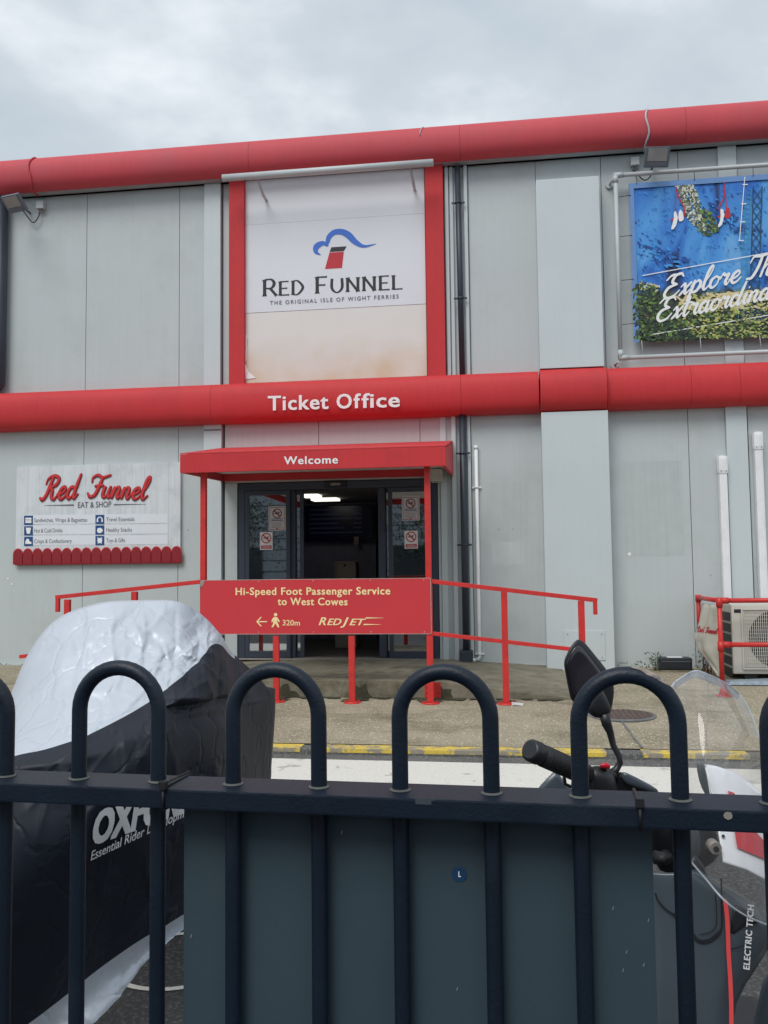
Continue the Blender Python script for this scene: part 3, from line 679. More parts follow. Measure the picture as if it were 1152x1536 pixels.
for a, b in (((66, 758.2), (111, 757.6)), ((171, 757), (219, 756.2))):
    P_ = [at(a[0], a[1] - .9, Y=yE), at(b[0], b[1] - 1.1, Y=yE), at(b[0], b[1] + 1.1, Y=yE), at(a[0], a[1] + .9, Y=yE)]
    if a[0] < 100: P_[0], P_[3] = at(a[0], a[1] - .2, Y=yE), at(a[0], a[1] + .2, Y=yE)
    else: P_[1], P_[2] = at(b[0], b[1] - .2, Y=yE), at(b[0], b[1] + .2, Y=yE)
    MB().prism([p - Vector((0, .003, 0)) for p in P_], (0, -.001, 0)).build('rule', GREYP, es)
BARW = mat('pale_strip', (.74, .77, .82, 1), .5, var=.02)
rowsL = [('Sandwiches, Wraps & Baguettes', 131), ('Hot & Cold Drinks', 94), ('Crisps & Confectionery', 108)]
rowsR = [('Travel Essentials', 202), ('Healthy Snacks', 198), ('Toys & Gifts', 188)]
def icon(cx, cy, kind):
    q = lambda x_, y_: (cx + x_, cy + y_)
    pxpoly(MB(), [q(-6.6, -6.7), q(6.6, -6.9), q(6.6, 6.9), q(-6.6, 7.0)], yE, .004, .002).build('icon_tile', NAVYP, es)
    mb = MB()
    if kind == 0: [pxpoly(mb, [q(-4.5, y0), q(4.5, y0 - .1), q(4.5, y1), q(-4.5, y1)], yE, .007) for y0, y1 in ((-3.6, -1.2), (-.6, .8), (1.4, 4.2))]
    elif kind == 1: pxpoly(mb, [q(-4, -4.5), q(4, -4.5), q(3.4, -1.5), q(2.2, 4.5), q(-2.2, 4.5), q(-3.4, -1.5)], yE, .007)
    elif kind == 2: pxpoly(mb, [q(-4.5, 4), q(-4.5, 0), q(-2, -4), q(1, -3), q(1.5, 0), q(4.5, 1), q(4.5, 4)], yE, .007)
    elif kind == 3:
        pts = [q(4.6 * math.cos(a), 1 - 5 * math.sin(a)) for a in [math.pi * k / 8 for k in range(9)]] + [q(-4.6, 4), q(-2.2, 4), q(-2.6, 0)] + [q(-2.6 * math.cos(a), .4 - 3 * math.sin(a)) for a in [math.pi * k / 6 for k in range(1, 6)]] + [q(2.6, 0), q(2.2, 4), q(4.6, 4)]
        pxpoly(mb, pts, yE, .007)
    elif kind == 4:
        pxpoly(mb, [q(4.4 * math.cos(a) * (1 + .08 * math.cos(3 * a)), .8 - 4 * math.sin(a)) for a in [2 * math.pi * k / 14 for k in range(14)]], yE, .007)
    else:
        pxpoly(mb, [q(-3.6, -4.6), q(-1, -3.6), q(1, -3.6), q(3.6, -4.6), q(3.2, -.8), q(4.3, 1), q(2.6, 1.4), q(3.4, 4.8), q(.4, 3.8), q(-.4, 3.8), q(-3.4, 4.8), q(-2.6, 1.4), q(-4.3, 1), q(-3.2, -.8)], yE, .007)
    mb.build('icon', WPRINT, es)
for r_ in range(3):
    yy = 779.5 + r_ * 15.8
    pxpoly(MB(), [(35, yy - 6.8), (252, yy - 8.8), (252, yy + 5.2), (35, yy + 6.8)], yE, .0015, .0015).build('text_strip', BARW, es)
    icon(43, yy + .8, r_); icon(150, yy - .4, 3 + r_)
    put_text(rowsL[r_][0], (51.5, yy + 3.8), (rowsL[r_][1], yy + 3.2), .0045, 6.3, GREYP, es, yE, bold=.006)
    put_text(rowsR[r_][0], (159.5, yy + 2.6), (rowsR[r_][1], yy + 2.2), .0045, 6.3, GREYP, es, yE, bold=.006)

# ------------------------------------------------------------------ banner in a pipe frame
bn = thing('banner', 'blue seaside printed banner with white script lettering laced in a pipe frame', 'banner', (WX(1050, 520), YF, 4.2))
fr = thing('banner_support', 'pale grey pipe frame holding the blue seaside banner', 'frame', (WX(1050, 520), YF, 4.2))
yB = YF - .14; yBp = YF - .16
BW = 4.6
tl_ = at(944, 276, Y=yB); bl_ = at(949, 514, Y=yB); bx_ = (tl_.x + bl_.x) / 2; bz1, bz0 = tl_.z, bl_.z
def banner_mat():
    m = bpy.data.materials.new('seaside_print'); m.use_nodes = True; t = m.node_tree; b = t.nodes['Principled BSDF']
    A = lambda k: t.nodes.new(k); K = t.links.new
    c = A('ShaderNodeTexCoord'); sp = A('ShaderNodeSeparateXYZ'); K(c.outputs['Object'], sp.inputs[0])
    n = A('ShaderNodeTexNoise'); n.inputs['Scale'].default_value = 2.4; n.inputs['Detail'].default_value = 6; n.inputs['Distortion'].default_value = .8
    mp = A('ShaderNodeMapping'); mp.inputs['Rotation'].default_value = (0, rad(35), 0); mp.inputs['Scale'].default_value = (1, 1, .4); K(c.outputs['Object'], mp.inputs[0]); K(mp.outputs[0], n.inputs[0])
    sea = A('ShaderNodeValToRGB'); e = sea.color_ramp.elements; e[0].position = .36; e[0].color = lin(22, 40, 84); e[1].position = .62; e[1].color = lin(80, 158, 225)
    x = sea.color_ramp.elements.new(.44); x.color = lin(34, 108, 198); x = sea.color_ramp.elements.new(.75); x.color = lin(120, 175, 225)
    K(n.outputs[0], sea.inputs[0])
    n2 = A('ShaderNodeTexNoise'); n2.inputs['Scale'].default_value = 7; n2.inputs['Detail'].default_value = 9; n2.inputs['Roughness'].default_value = .7; K(c.outputs['Object'], n2.inputs[0])
    land = A('ShaderNodeValToRGB'); e = land.color_ramp.elements; e[0].position = .38; e[0].color = lin(22, 34, 30); e[1].position = .55; e[1].color = lin(96, 112, 52)
    x = land.color_ramp.elements.new(.47); x.color = lin(58, 66, 52); x = land.color_ramp.elements.new(.64); x.color = lin(196, 184, 130)
    K(n2.outputs[0], land.inputs[0])
    # shoreline height with noise
    ad = A('ShaderNodeMath'); ad.operation = 'MULTIPLY_ADD'; ad.inputs[1].default_value = .35; K(n2.outputs[0], ad.inputs[0]); K(sp.outputs[2], ad.inputs[2])
    st = A('ShaderNodeMapRange'); st.inputs[1].default_value = 1.00; st.inputs[2].default_value = .90; K(ad.outputs[0], st.inputs[0])
    mm = A('ShaderNodeMixRGB'); K(st.outputs[0], mm.inputs[0]); K(sea.outputs[0], mm.inputs[1]); K(land.outputs[0], mm.inputs[2])
    # pale sand in the middle band
    K(mm.outputs[0], b.inputs['Base Color']); b.inputs['Roughness'].default_value = .45
    return m
BM_ = banner_mat()
rows = []
for j in range(13):
    z_ = bz0 + (bz1 - bz0) * j / 12
    rows.append([(bx_ + BW * i / 30 + .02 * (1 - j / 12), yB + .008 * math.sin(i * 1.3 + j * .5), z_ + .01 * math.sin(i * 2.1) * (1 if j in (0, 12) else 0)) for i in range(31)])
MB().grid(rows).build('banner_sheet', BM_, bn, recalc=False)
# printed features: cliff, chairlifts, pylon, rules
CLIFF = mat('cliff_print', (.55, .53, .45, 1), .5, var=.7, scale=14); CLG = mat('cliff_green_print', (.16, .22, .09, 1), .5, var=.7, scale=16); PYL = mat('pylon_print', (.01, .05, .10, 1), .5)
DKB = mat('shadow_print', (.012, .03, .085, 1), .5, var=.3); SAND = mat('sand_print', lin(206, 186, 138), .5, var=.25, scale=8); TREES = mat('dark_trees_print', (.035, .075, .055, 1), .5, var=.9, scale=9, dirt=(.02, .025, .03, 1), dirtamt=.8, dscale=6); TEAL = mat('teal_print', lin(60, 150, 165), .5); HEM = mat('banner_hem', lin(104, 142, 196), .45, var=.08)
yb2 = yB - .012
def bp(pts, m, off=0.0, name='printed_shape'): pxpoly(MB(), pts, yb2, off, .0006).build(name, m, bn)
jit = lambda pts, a=1.5: [(x_ + random.uniform(-a, a), y_ + random.uniform(-a, a)) for x_, y_ in smooth_poly(pts, 3)]
PW = [mat('print_tone', lin(*c), .5, var=.2, scale=12) for c in ((205, 205, 190), (120, 128, 96), (60, 84, 52), (34, 50, 44), (104, 138, 62), (184, 186, 104), (60, 150, 225), (24, 74, 150), (212, 196, 150))]
def dabs(n, place, size, toned, off, ang=None, asp=.5):
    mbs = {}
    for k in range(n):
        x_, y_ = place(); m_ = random.choice(toned); r_ = size * random.uniform(.5, 1.5); t = (ang if ang is not None else 0) + random.gauss(0, .5 if ang is not None else 3)
        pts = [(x_ + r_ * math.cos(q) * math.cos(t) - r_ * asp * math.sin(q) * math.sin(t), y_ + r_ * math.cos(q) * math.sin(t) + r_ * asp * math.sin(q) * math.cos(t)) for q in (0, 1.1, 2.3, 3.3, 4.2, 5.3)]
        mb = mbs.setdefault(m_, MB()); mb.face([at(a_, b_, Y=yb2) - Vector((0, off + .000004 * k, 0)) for a_, b_ in pts])
    for m_, mb in mbs.items(): o = mb.build('print_dabs', PW[m_], bn); o['kind'] = 'stuff'
def inpoly(poly):
    xs_ = [p[0] for p in poly]; ys_ = [p[1] for p in poly]
    def f():
        while True:
            x_, y_ = random.uniform(min(xs_), max(xs_)), random.uniform(min(ys_), max(ys_)); c = False
            for i_ in range(len(poly)):
                (a_, b_), (c_, d_) = poly[i_], poly[i_ - 1]
                if (b_ > y_) != (d_ > y_) and x_ < (c_ - a_) * (y_ - b_) / (d_ - b_) + a_: c = not c
            if c: return x_, y_
    return f
dabs(420, inpoly([(950, 285), (1180, 275), (1180, 425), (952, 425)]), 2.2, (6, 6, 7), .0004, ang=.9, asp=.3)
dabs(70, inpoly([(955, 362), (985, 358), (1000, 372), (1025, 378), (1040, 400), (1000, 400), (958, 386)]), 3, (7, 7, 6), .0018, ang=.4, asp=.5)
dabs(70, inpoly([(1060, 300), (1085, 310), (1110, 330), (1150, 350), (1110, 352), (1085, 342), (1066, 322)]), 3, (7, 7, 6), .0018, ang=.6, asp=.5)
dabs(420, inpoly([(1012, 271), (1036, 270), (1046, 290), (1052, 318), (1060, 350), (1050, 349), (1030, 325), (1018, 290)]), 2.2, (0, 0, 1, 2), .0024)
dabs(110, inpoly([(1052, 310), (1064, 318), (1076, 334), (1078, 350), (1056, 354), (1048, 340)]), 3, (1, 2, 4, 3), .0034)
dabs(760, inpoly([(950, 430), (962, 424), (990, 432), (1002, 448), (1012, 470), (1030, 490), (1050, 508), (1010, 509), (972, 510), (952, 510)]), 2.5, (3, 3, 2, 2, 3, 4), .0044)
dabs(34, inpoly([(950, 430), (962, 422), (990, 430), (985, 436), (956, 436)]), 2.2, (8, 0, 2), .0062)
dabs(260, inpoly([(1016, 446), (1040, 441), (1080, 438), (1180, 436), (1180, 462), (1060, 466), (1022, 464)]), 4.5, (8, 8, 8, 5), .0044, ang=0, asp=.35)
dabs(760, inpoly([(1010, 474), (1060, 464), (1180, 462), (1180, 506), (1050, 508), (1032, 492)]), 2.5, (5, 4, 2, 3, 1, 5), .0044, ang=0, asp=.45)
bp(jit([(1118, 466), (1160, 462), (1160, 480), (1118, 482)], 1.5), DKB, .0014)
# hems
P_ = [(bx_ + .003, bz0), (bx_ + .075, bz0), (bx_ + .06, bz1), (bx_ - .017 + .02, bz1)]
MB().prism([(a_, yB - .0155, b_) for a_, b_ in P_], (0, -.0008, 0)).build('hem', HEM, bn)
MB().prism([(bx_ + .061, yB - .0157, bz1 - .07), (bx_ + BW, yB - .0157, bz1 - .07), (bx_ + BW, yB - .0157, bz1), (bx_ + .061, yB - .0157, bz1)], (0, -.0008, 0)).build('hem', HEM, bn)
# chairlifts
def line_px(pts, wpx, m, off=.004, Y=yb2, parent=None, name='printed_line'):
    mb = MB(); P2 = catmull(pts, 4) if len(pts) > 2 else [Vector((*pts[0], 0)), Vector(((pts[0][0] + pts[1][0]) / 2, (pts[0][1] + pts[1][1]) / 2, 0)), Vector((*pts[1], 0))]
    stroke(mb, P2, lambda t, d: wpx, lambda x_, y_, d: at(x_, y_, Y=Y) - Vector((0, off + d, 0)), 0, 0); return mb.build(name, m, parent or bn)
for (ox, oy, s_) in ((1018, 272, 1), (1088, 268, -1)):
    line_px([(ox - 4, oy), (ox - 5, oy + 50)] if s_ > 0 else [(ox - 2, oy), (ox + 2, oy + 48)], 1.1, PRED)
    line_px([(ox - 3, oy + 14), (ox + 2 * s_, oy + 28), (ox + 9 * s_, oy + 42), (ox + 7 * s_, oy + 54)], 1.8, PRED, .0045)
    bp([(ox - 12, oy + 56), (ox + 8, oy + 54), (ox + 8, oy + 57), (ox - 12, oy + 59)], PRED, .005)
    bp(jit([(ox - 7, oy + 46), (ox - 3, oy + 48), (ox - 2, oy + 58), (ox - 6, oy + 70), (ox - 11, oy + 72), (ox - 8, oy + 60)], .6), WPRINT, .0055)
    bp(jit([(ox + 1, oy + 44), (ox + 6, oy + 46), (ox + 7, oy + 58), (ox, oy + 60)], .6), WPRINT if s_ > 0 else PRED, .0055)
# pylon
for xx in (1133, 1146): line_px([(xx - 3, 280), (xx - 9, 480)], 1.6, PYL)
for k in range(12): line_px([(1130 - k * .5, 284 + k * 16), (1142 - k * .5, 300 + k * 16)], 1.2, PYL, .0048); line_px([(1142 - k * .5, 284 + k * 16), (1130 - k * .5, 300 + k * 16)], 1.2, PYL, .0052)
for k in range(26): line_px([(1120 - k * .5, 290 + k * 7.4), (1127 - k * .5, 290 + k * 7.4)], .8, TEAL, .0045)
line_px([(1119, 286), (1107, 480)], .8, TEAL, .005); line_px([(1127, 284), (1115, 480)], .8, TEAL, .005)
line_px([(1117, 266), (1109, 361)], 1.2, WPRINT, .006)
for yy in (277, 306, 333, 361): line_px([(1114 - (yy - 277) * .07, yy), (1121 - (yy - 277) * .07, yy)], 1.4, WPRINT, .0065)
line_px([(964, 413.5), (1176, 375)], 1.3, WPRINT, .006); line_px([(974, 502.5), (1176, 469)], 1.3, WPRINT, .006)
def banner_script(s, pa, px_per, xh, rise, ln_w):
    a = at(*pa, Y=yb2); k = at(pa[0] + px_per, pa[1], Y=yb2).x - a.x; h = at(pa[0], pa[1] - xh, Y=yb2).z - a.z
    fn = lambda x_, y_, d: Vector((a.x + x_ * k, yb2 - .0075 - d, a.z + y_ * h + x_ * k * rise))
    mb = MB(); script(mb, s, fn, ln_w, .38, 0, .5); return mb.build('lettering', WPRINT, bn)
banner_script('Explore The', (994, 449), 17.3, 15.5, .19, .26)
banner_script('Extraordinary', (984, 483), 16.3, 15.5, .165, .26)
# frame of pipes
def fp(px, py): return at(px, py, Y=yBp)
q0, q1 = fp(924.5, 263), fp(929.5, 537); zt, zb = q0.z, q1.z; fx = (q0.x + q1.x) / 2
MB().tube([(fx + .02, yBp, zt), (fx + BW + .4, yBp, zt)], .028, 12).build('pipe', PVCG, fr)
MB().tube([(fx + .02, yBp, zb), (fx + BW + .4, yBp, zb)], .028, 12).build('pipe', PVCG, fr)
MB().tube([(fx, yBp, zb - .02), (fx, yBp, zt + .02)], .028, 12).build('pipe', PVCG, fr)
for z_ in (zt, zb):
    s_ = 1 if z_ == zb else -1
    MB().tube([(fx, yBp, z_ + s_ * .1), (fx, yBp, z_)], .035, 12).tube([(fx - .02, yBp, z_), (fx + .1, yBp, z_)], .0352, 12).build('pipe_corner', PVCG, fr)
    MB().tube([(fx - .03, yBp, z_ - .05), (fx - .06, YF - .03, z_ - .06)], .014, 8).tube([(fx - .06, YF - .03, z_ - .06), (fx - .06, YF - .002, z_ - .06)], .05, 14).build('wall_mount', PVCG, fr)
for z_ in (.18, .42, .66, .88):
    zz = zb + (zt - zb) * z_; MB().tube([(fx + .035, yBp, zz), (bx_ + .02, yB - .02, zz + .01)], .004, 6).build('lacing_tie', DKBOX, fr)
for i in range(6):
    xx = bx_ + .1 + i * .72
    MB().tube([(xx, yB - .02, bz1 - .02), (xx, yBp, zt - .03)], .004, 6).build('lacing_tie', DKBOX, fr)
    MB().tube([(xx, yB - .02, bz0 + .02), (xx + .01, yBp, zb + .03)], .004, 6).build('lacing_tie', PVCG, fr)

# ------------------------------------------------------------------ floodlights
def floodlight(cx, cy, label, yaw, px_box, tilt=55, sc_=.82):
    t = thing('floodlight', label, 'floodlight', WXYZ(cx, cy, .12), 'floodlights under the roof edge')
    c = at(cx, cy, Y=YF - .42)
    R_ = Matrix.Rotation(rad(yaw), 3, 'Z') @ Matrix.Rotation(rad(tilt), 3, 'X')
    def bx(x0, x1, y0, y1, z0, z1, name, m, bev=.01):
        x0, x1, z0, z1 = [q_ * sc_ for q_ in (x0, x1, z0, z1)]
        mb = MB().box(x0, x1, y0, y1, z0, z1, bev)
        for v in mb.bm.verts: v.co = c + R_ @ v.co
        return mb.build(name, m, t)
    bx(-.19, .19, 0, .05, -.15, .15, 'body', LAMPB); bx(-.15, .15, -.006, -.001, -.055, .13, 'lens', LAMPG, .002)
    bx(-.15, .15, -.004, .0, -.13, -.065, 'driver_cover', LAMPB, .002)
    for k in range(5): bx(-.15 + .06 * k, -.135 + .06 * k, .051, .08, -.12, .12, 'cooling_fin', LAMPB, .002)
    e = c + R_ @ Vector((0, .08, 0)); MB().tube([e, Vector((e.x, YF - .05, e.z - .02)), Vector((e.x, YF - .002, e.z - .02))], .016, 8).build('bracket', LAMPB, t)
    j = at(px_box[0], px_box[1], Y=YF - .04)
    MB().box(j.x - .055, j.x + .055, YF - .09, YF - .002, j.z - .05, j.z + .06, .01).build('junction_box', PVCG, t)
    for s_ in (-.025, .025): MB().tube([(j.x + s_, YF - .045, j.z - .05), (j.x + s_, YF - .045, j.z - .1)], .013, 8).build('gland', GALV, t)
    pts = [Vector((j.x - .02, YF - .045, j.z - .1))] + [Vector((j.x + (e.x - j.x) * k / 8, YF - .06, j.z - .1 - .13 * math.sin(math.pi * k / 8) + (e.z - j.z) * (k / 8) ** 2)) for k in range(1, 8)] + [e]
    MB().tube(pts, .008, 8).build('flex_cable', DKBOX, t)
def WXYZ(px, py, off): p = at(px, py, Y=YF - off); return (p.x, p.y, p.z)
floodlight(20, 306, 'left floodlight under the roof edge beside the dark drainpipe', -14, (62, 309), 48)
floodlight(986, 236, 'right floodlight under the roof edge above the blue banner', 8, (952, 244), 30)

# ------------------------------------------------------------------ drainpipes and small pipes
def pipe(name, label, pts, r, m, brk=(), cat='drainpipe', n=12, brm=None):
    t = thing(name, label, cat, pts[-1]); MB().tube(pts, r, n).build('pipe', m, t)
    for z_ in brk:
        x_ = np.interp(z_, [pts[-1][2], pts[0][2]], [pts[-1][0], pts[0][0]])
        MB().tube([(x_, pts[0][1], z_ - .015), (x_, pts[0][1], z_ + .015)], r + .006, n).box(x_ - r - .05, x_ + r + .05, pts[0][1] - .008, pts[0][1] + .012, z_ - .012, z_ + .012, .003).build('bracket', brm or m, t)
    return t
yp = YF - .10
xp1 = at(688.5, 400, Y=yp).x; xp2 = at(696.5, 800, Y=yp).x
pipe('drainpipe', 'dark drainpipe to the right of the big white sign, upper storey', [(xp1 - .0, yp, 6.85), (xp1 + .02, yp, 4.0)], .038, PIPE, (6.35, 5.05))
t = pipe('drainpipe', 'dark drainpipe between the entrance doors and the thin white pipe', [(xp2 - .0, yp, 3.55), (xp2 + .0, yp, .25)], .045, PIPE, (2.98, 1.78))
MB().box(xp2 - .085, xp2 + .085, yp - .075, yp + .07, .24, .42, .015).build('shoe', PIPE, t)
xp0 = at(1.0, 430, Y=yp).x
t = pipe('drainpipe', 'thick dark drainpipe at the left edge beneath the floodlight', [(xp0, yp, 6.85), (xp0, yp, 4.15), (xp0 - .1, yp, 4.06), (xp0 - .35, yp, 4.02)], .085, PIPE, (5.0,))
yw = YF - .045
pp = [at(714, 674, Y=yw), at(719.5, 985, Y=yw)]; xw = pp[0].x; xw2 = pp[1].x
e1 = at(717.5, 990, Y=yw); e2 = at(706, 990, Y=yw); e3 = at(704, 998, Y=yw)
t = thing('waste_pipe', 'thin white waste pipe with an elbow at its foot beside the dark drainpipe', 'pipe', tuple(e3))
xm = (xw + xw2) / 2
MB().tube([(xm, yw, pp[0].z), (xm, yw, e1.z + .05), (xm - .015, yw, e1.z + .015), (xm - .05, yw, e1.z)], .024, 12).build('pipe', PVCW, t)
MB().tube([(xm - .05, yw, e1.z), (xm - .11, yw, e1.z - .005), (xm - .14, yw, e1.z - .03), (xm - .145, yw, e1.z - .11)], .026, 12).build('elbow', PVCW, t)
for yy in (731, 981):
    z_ = at(716, yy, Y=yw).z; MB().box(xm - .06, xm + .06, yw + .02, YF - .001, z_ - .012, z_ + .012, .003).tube([(xm, yw, z_ - .014), (xm, yw, z_ + .014)], .03, 12).build('clip', PVCW, t)
MB().tube([(xm, yw, pp[0].z), (xm, yw, pp[0].z + .05)], .027, 12).build('cap', PVCW, t)
for (pa, pb, lb) in (((1084, 683), (1091, 893), 'shorter of the two white cable ducts running down to the air conditioning unit'), ((1137, 647), (1146, 893), 'taller of the two white cable ducts running down to the air conditioning unit')):
    yq = YF - .11; a, b = at(*pa, Y=yq), at(*pb, Y=yq); xx = (a.x + b.x) / 2
    t = thing('cable_duct', lb, 'duct', tuple(b))
    MB().box(xx - .05, xx + .05, yq - .02, YF - .052 if pa[0] == 9999 else YF - .001, b.z - .1, a.z - .22, .03).build('duct', PVCW, t)
    MB().box(xx - .06, xx + .06, yq - .035, YF - .001, a.z - .24, a.z - .0, .05).build('duct_cap', PVCW, t)
    for s_ in (-.03, .03): MB().tube([(xx + s_, yq - .036, a.z - .2), (xx + s_, yq - .04, a.z - .2)], .006, 8).build('screw', DKBOX, t)
# marks on the wall: patch, screws
for px, py, r_ in ((944, 831, .022),):
    p = at(px, py, Y=YF); o = MB().tube([(p.x, YF - .004, p.z), (p.x, YF - .0005, p.z)], r_, 10).build('patch', WPRINT, B)
for px, py in ((748, 794), (769, 794), (282, 795), (12, 868), (18, 876), (1066, 863)):
    p = at(px, py, Y=YF); MB().tube([(p.x, YF - .005, p.z), (p.x, YF - .0005, p.z)], .009 if px > 20 else .014, 8).build('fixing', GALV if px > 20 else WPRINT, B)

for (x0, y0, x1, y1, m_) in ((730, 722, 792, 805, 1), (738, 812, 786, 850, 0), (938, 690, 1022, 836, 1)):
    a, b = at(x0, y1, Y=YF), at(x1, y0, Y=YF); mb = MB(); n_g = 14
    pts = [(a.x + (b.x - a.x) * t, YF - .0008, a.z + random.uniform(0, .03)) for t in np.linspace(0, 1, n_g)] + [(b.x - (b.x - a.x) * t, YF - .0008, b.z - random.uniform(0, .01)) for t in np.linspace(0, 1, n_g)]
    mb.prism(pts, (0, -.0005, 0)).build('old_sign_mark', GHOST if m_ else GHOST2, B)
# ------------------------------------------------------------------ entrance doors
yD = YF + .02
D = lambda px, py=850: at(px, py, Y=yD).x
def fbox(x0, x1, z0, z1, y0=yD, th=.09, name='frame_member', parent=None, m=FRAME, bev=.004): return MB().box(x0, x1, y0, y0 + th, z0, z1, bev).build(name, m, parent)
df = thing('entrance_doors', 'dark framed automatic glass doors standing open under the red canopy', 'door', ((DXL + DXR) / 2, yD, DZB))
zd1 = DZT - .005
fbox(DXL + .005, D(367), DZB, zd1, parent=df); fbox(D(649.5), DXR - .005, DZB, zd1, parent=df)
fbox(D(367) + .001, D(649.5) - .001, zd1 - .10, zd1, parent=df); 
MB().box(DXL, DXR, yD - .04, yD + .2, DZB - .02, DZB - .001, .004).build('threshold', GALV, df)
def leaf(a, b, y0, lab=None, zt_=None):
    l = MB(); st = .055; z0, z1 = DZB + .005, (zt_ or zd1 - .105)
    l.box(a, a + st, y0, y0 + .045, z0, z1, .004); l.box(b - st, b, y0, y0 + .045, z0, z1, .004); l.box(a + st + .001, b - st - .001, y0, y0 + .045, z0, z0 + .09, .004); l.box(a + st + .001, b - st - .001, y0, y0 + .045, z1 - .06, z1, .004)
    o = l.build('door_leaf', FRAME, df)
    MB().box(a + st - .005, b - st + .005, y0 + .018, y0 + .026, z0 + .085, z1 - .055).build('pane', GLASS, o); return o
leaf(D(367) + .003, D(435), yD + .005); leaf(D(583), D(649.5) - .003, yD + .005)
fbox(D(430), D(441), DZB + .005, zd1 - .105, yD + .055, .05, 'sliding_stile', df); fbox(D(567), D(578), DZB + .005, zd1 - .105, yD + .055, .05, 'sliding_stile', df)
leaf(D(375), D(453), yD + .11); leaf(D(568), D(640), yD + .11)
sn = MB().box(D(488), D(521), yD - .045, yD - .001, zd1 - .085, zd1 - .005, .01).build('door_sensor', DKBOX, df)
fbox(D(498), D(512), zd1 - .06, zd1 - .03, yD - .05, .004, 'sensor_window', sn, GALV, .001)
# notices on the glass
PALE = mat('paper_notice', (.62, .60, .60, 1), .6, var=.04)
def notice(px0, px1, py0, py1, kind, label):
    yN = yD + .004
    a, b = at(px0, py1, Y=yN), at(px1, py0, Y=yN)
    t = thing('notice', label, 'notice', (a.x, yN, a.z), 'notices on the entrance doors')
    MB().box(a.x, b.x, yN - .002, yN, a.z, b.z).build('paper', PALE if kind else WHITE, t)
    w_, h_ = b.x - a.x, b.z - a.z; cx, cz = a.x + w_ / 2, a.z + h_ * (.66 if not kind else .70); R0 = w_ * .40 if not kind else w_ * .28
    mb = MB(); n = 28
    v0 = [mb.bm.verts.new((cx + R0 * math.cos(2 * math.pi * k / n), yN - .0035, cz + R0 * math.sin(2 * math.pi * k / n))) for k in range(n)]
    v1 = [mb.bm.verts.new((cx + R0 * .80 * math.cos(2 * math.pi * k / n), yN - .0035, cz + R0 * .80 * math.sin(2 * math.pi * k / n))) for k in range(n)]
    for k in range(n): mb.bm.faces.new([v0[k], v0[(k + 1) % n], v1[(k + 1) % n], v1[k]])
    s_ = R0 * .85 / math.sqrt(2); d_ = R0 * .09
    mb.face([(cx - s_ - d_, yN - .0041, cz + s_ - d_), (cx - s_ + d_, yN - .0041, cz + s_ + d_), (cx + s_ + d_, yN - .0041, cz - s_ + d_), (cx + s_ - d_, yN - .0041, cz - s_ - d_)])
    mb.build('prohibition_ring', PRED if not kind else MATS['dark_red_outline'], t)
    MB().box(cx - R0 * .6, cx + R0 * .4, yN - .003, yN - .0022, cz - R0 * .08, cz + R0 * .08).box(cx + R0 * .1, cx + R0 * .55, yN - .0032, yN - .0024, cz + R0 * .12, cz + R0 * .28).build('cigarette', BLACKP, t)
    if not kind:
        MB().box(a.x + w_ * .08, b.x - w_ * .08, yN - .003, yN - .0022, a.z + h_ * .05, a.z + h_ * .25).build('red_panel', PRED, t)
        MB().box(a.x + w_ * .2, b.x - w_ * .2, yN - .0038, yN - .0031, a.z + h_ * .16, a.z + h_ * .19).box(a.x + w_ * .14, b.x - w_ * .14, yN - .0038, yN - .0031, a.z + h_ * .09, a.z + h_ * .12).build('printed_text', PALE, t)
    else:
        m_ = MATS['dark_red_outline']
        for (x0, x1, z0, z1) in ((.06, .94, .04, .06), (.06, .94, .94, .96), (.06, .08, .061, .939), (.92, .94, .061, .939), (.1, .9, .34, .355)):
            MB().box(a.x + w_ * x0, a.x + w_ * x1, yN - .003, yN - .0022, a.z + h_ * z0, a.z + h_ * z1).build('border', m_, t)
        for k, z_ in enumerate((.46, .40)): MB().box(a.x + w_ * .16, b.x - w_ * .16, yN - .003, yN - .0022, a.z + h_ * z_, a.z + h_ * (z_ + .03)).build('printed_text', NAVYP, t)
        for k in range(4): MB().box(a.x + w_ * .16, b.x - w_ * (.16 + .08 * (k % 2)), yN - .003, yN - .0022, a.z + h_ * (.12 + .05 * k), a.z + h_ * (.135 + .05 * k)).build('printed_text', GREYP, t)
        MB().box(a.x + w_ * .44, a.x + w_ * .56, yN - .003, yN - .0022, a.z + h_ * .06, a.z + h_ * .1).build('red_mark', PRED, t)
notice(390, 409, 798, 825, 0, 'small no smoking sign low on the left door pane')
notice(607, 626.5, 796, 823, 0, 'small no smoking sign low on the right door pane')
notice(403, 428.5, 759, 796, 1, 'larger pale bordered notice on the left door pane')
notice(603, 629, 744, 781, 1, 'larger pale bordered notice on the right door pane')
# interior
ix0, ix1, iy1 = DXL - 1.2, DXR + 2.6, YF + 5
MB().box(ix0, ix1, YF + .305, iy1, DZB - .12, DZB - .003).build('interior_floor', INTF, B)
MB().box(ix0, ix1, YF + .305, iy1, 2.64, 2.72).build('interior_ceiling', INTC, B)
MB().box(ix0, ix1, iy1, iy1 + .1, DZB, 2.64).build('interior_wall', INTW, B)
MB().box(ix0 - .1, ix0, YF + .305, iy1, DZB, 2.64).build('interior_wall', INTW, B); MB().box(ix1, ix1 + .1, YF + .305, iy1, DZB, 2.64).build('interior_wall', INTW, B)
scr = thing('departure_screen', 'dark departure board screen on the wall inside the doorway', 'screen', (at(515, 820, Y=YF + 3.2).x, YF + 3.2, 1.7))
SCN = mat('screen_dark', (.008, .012, .045, 1), .25, var=.05)
a, b = at(454, 812, Y=YF + 3.2), at(560, 757, Y=YF + 3.2)
MB().box(a.x, b.x, YF + 3.2, YF + 3.3, a.z, b.z, .01).build('screen', SCN, scr)
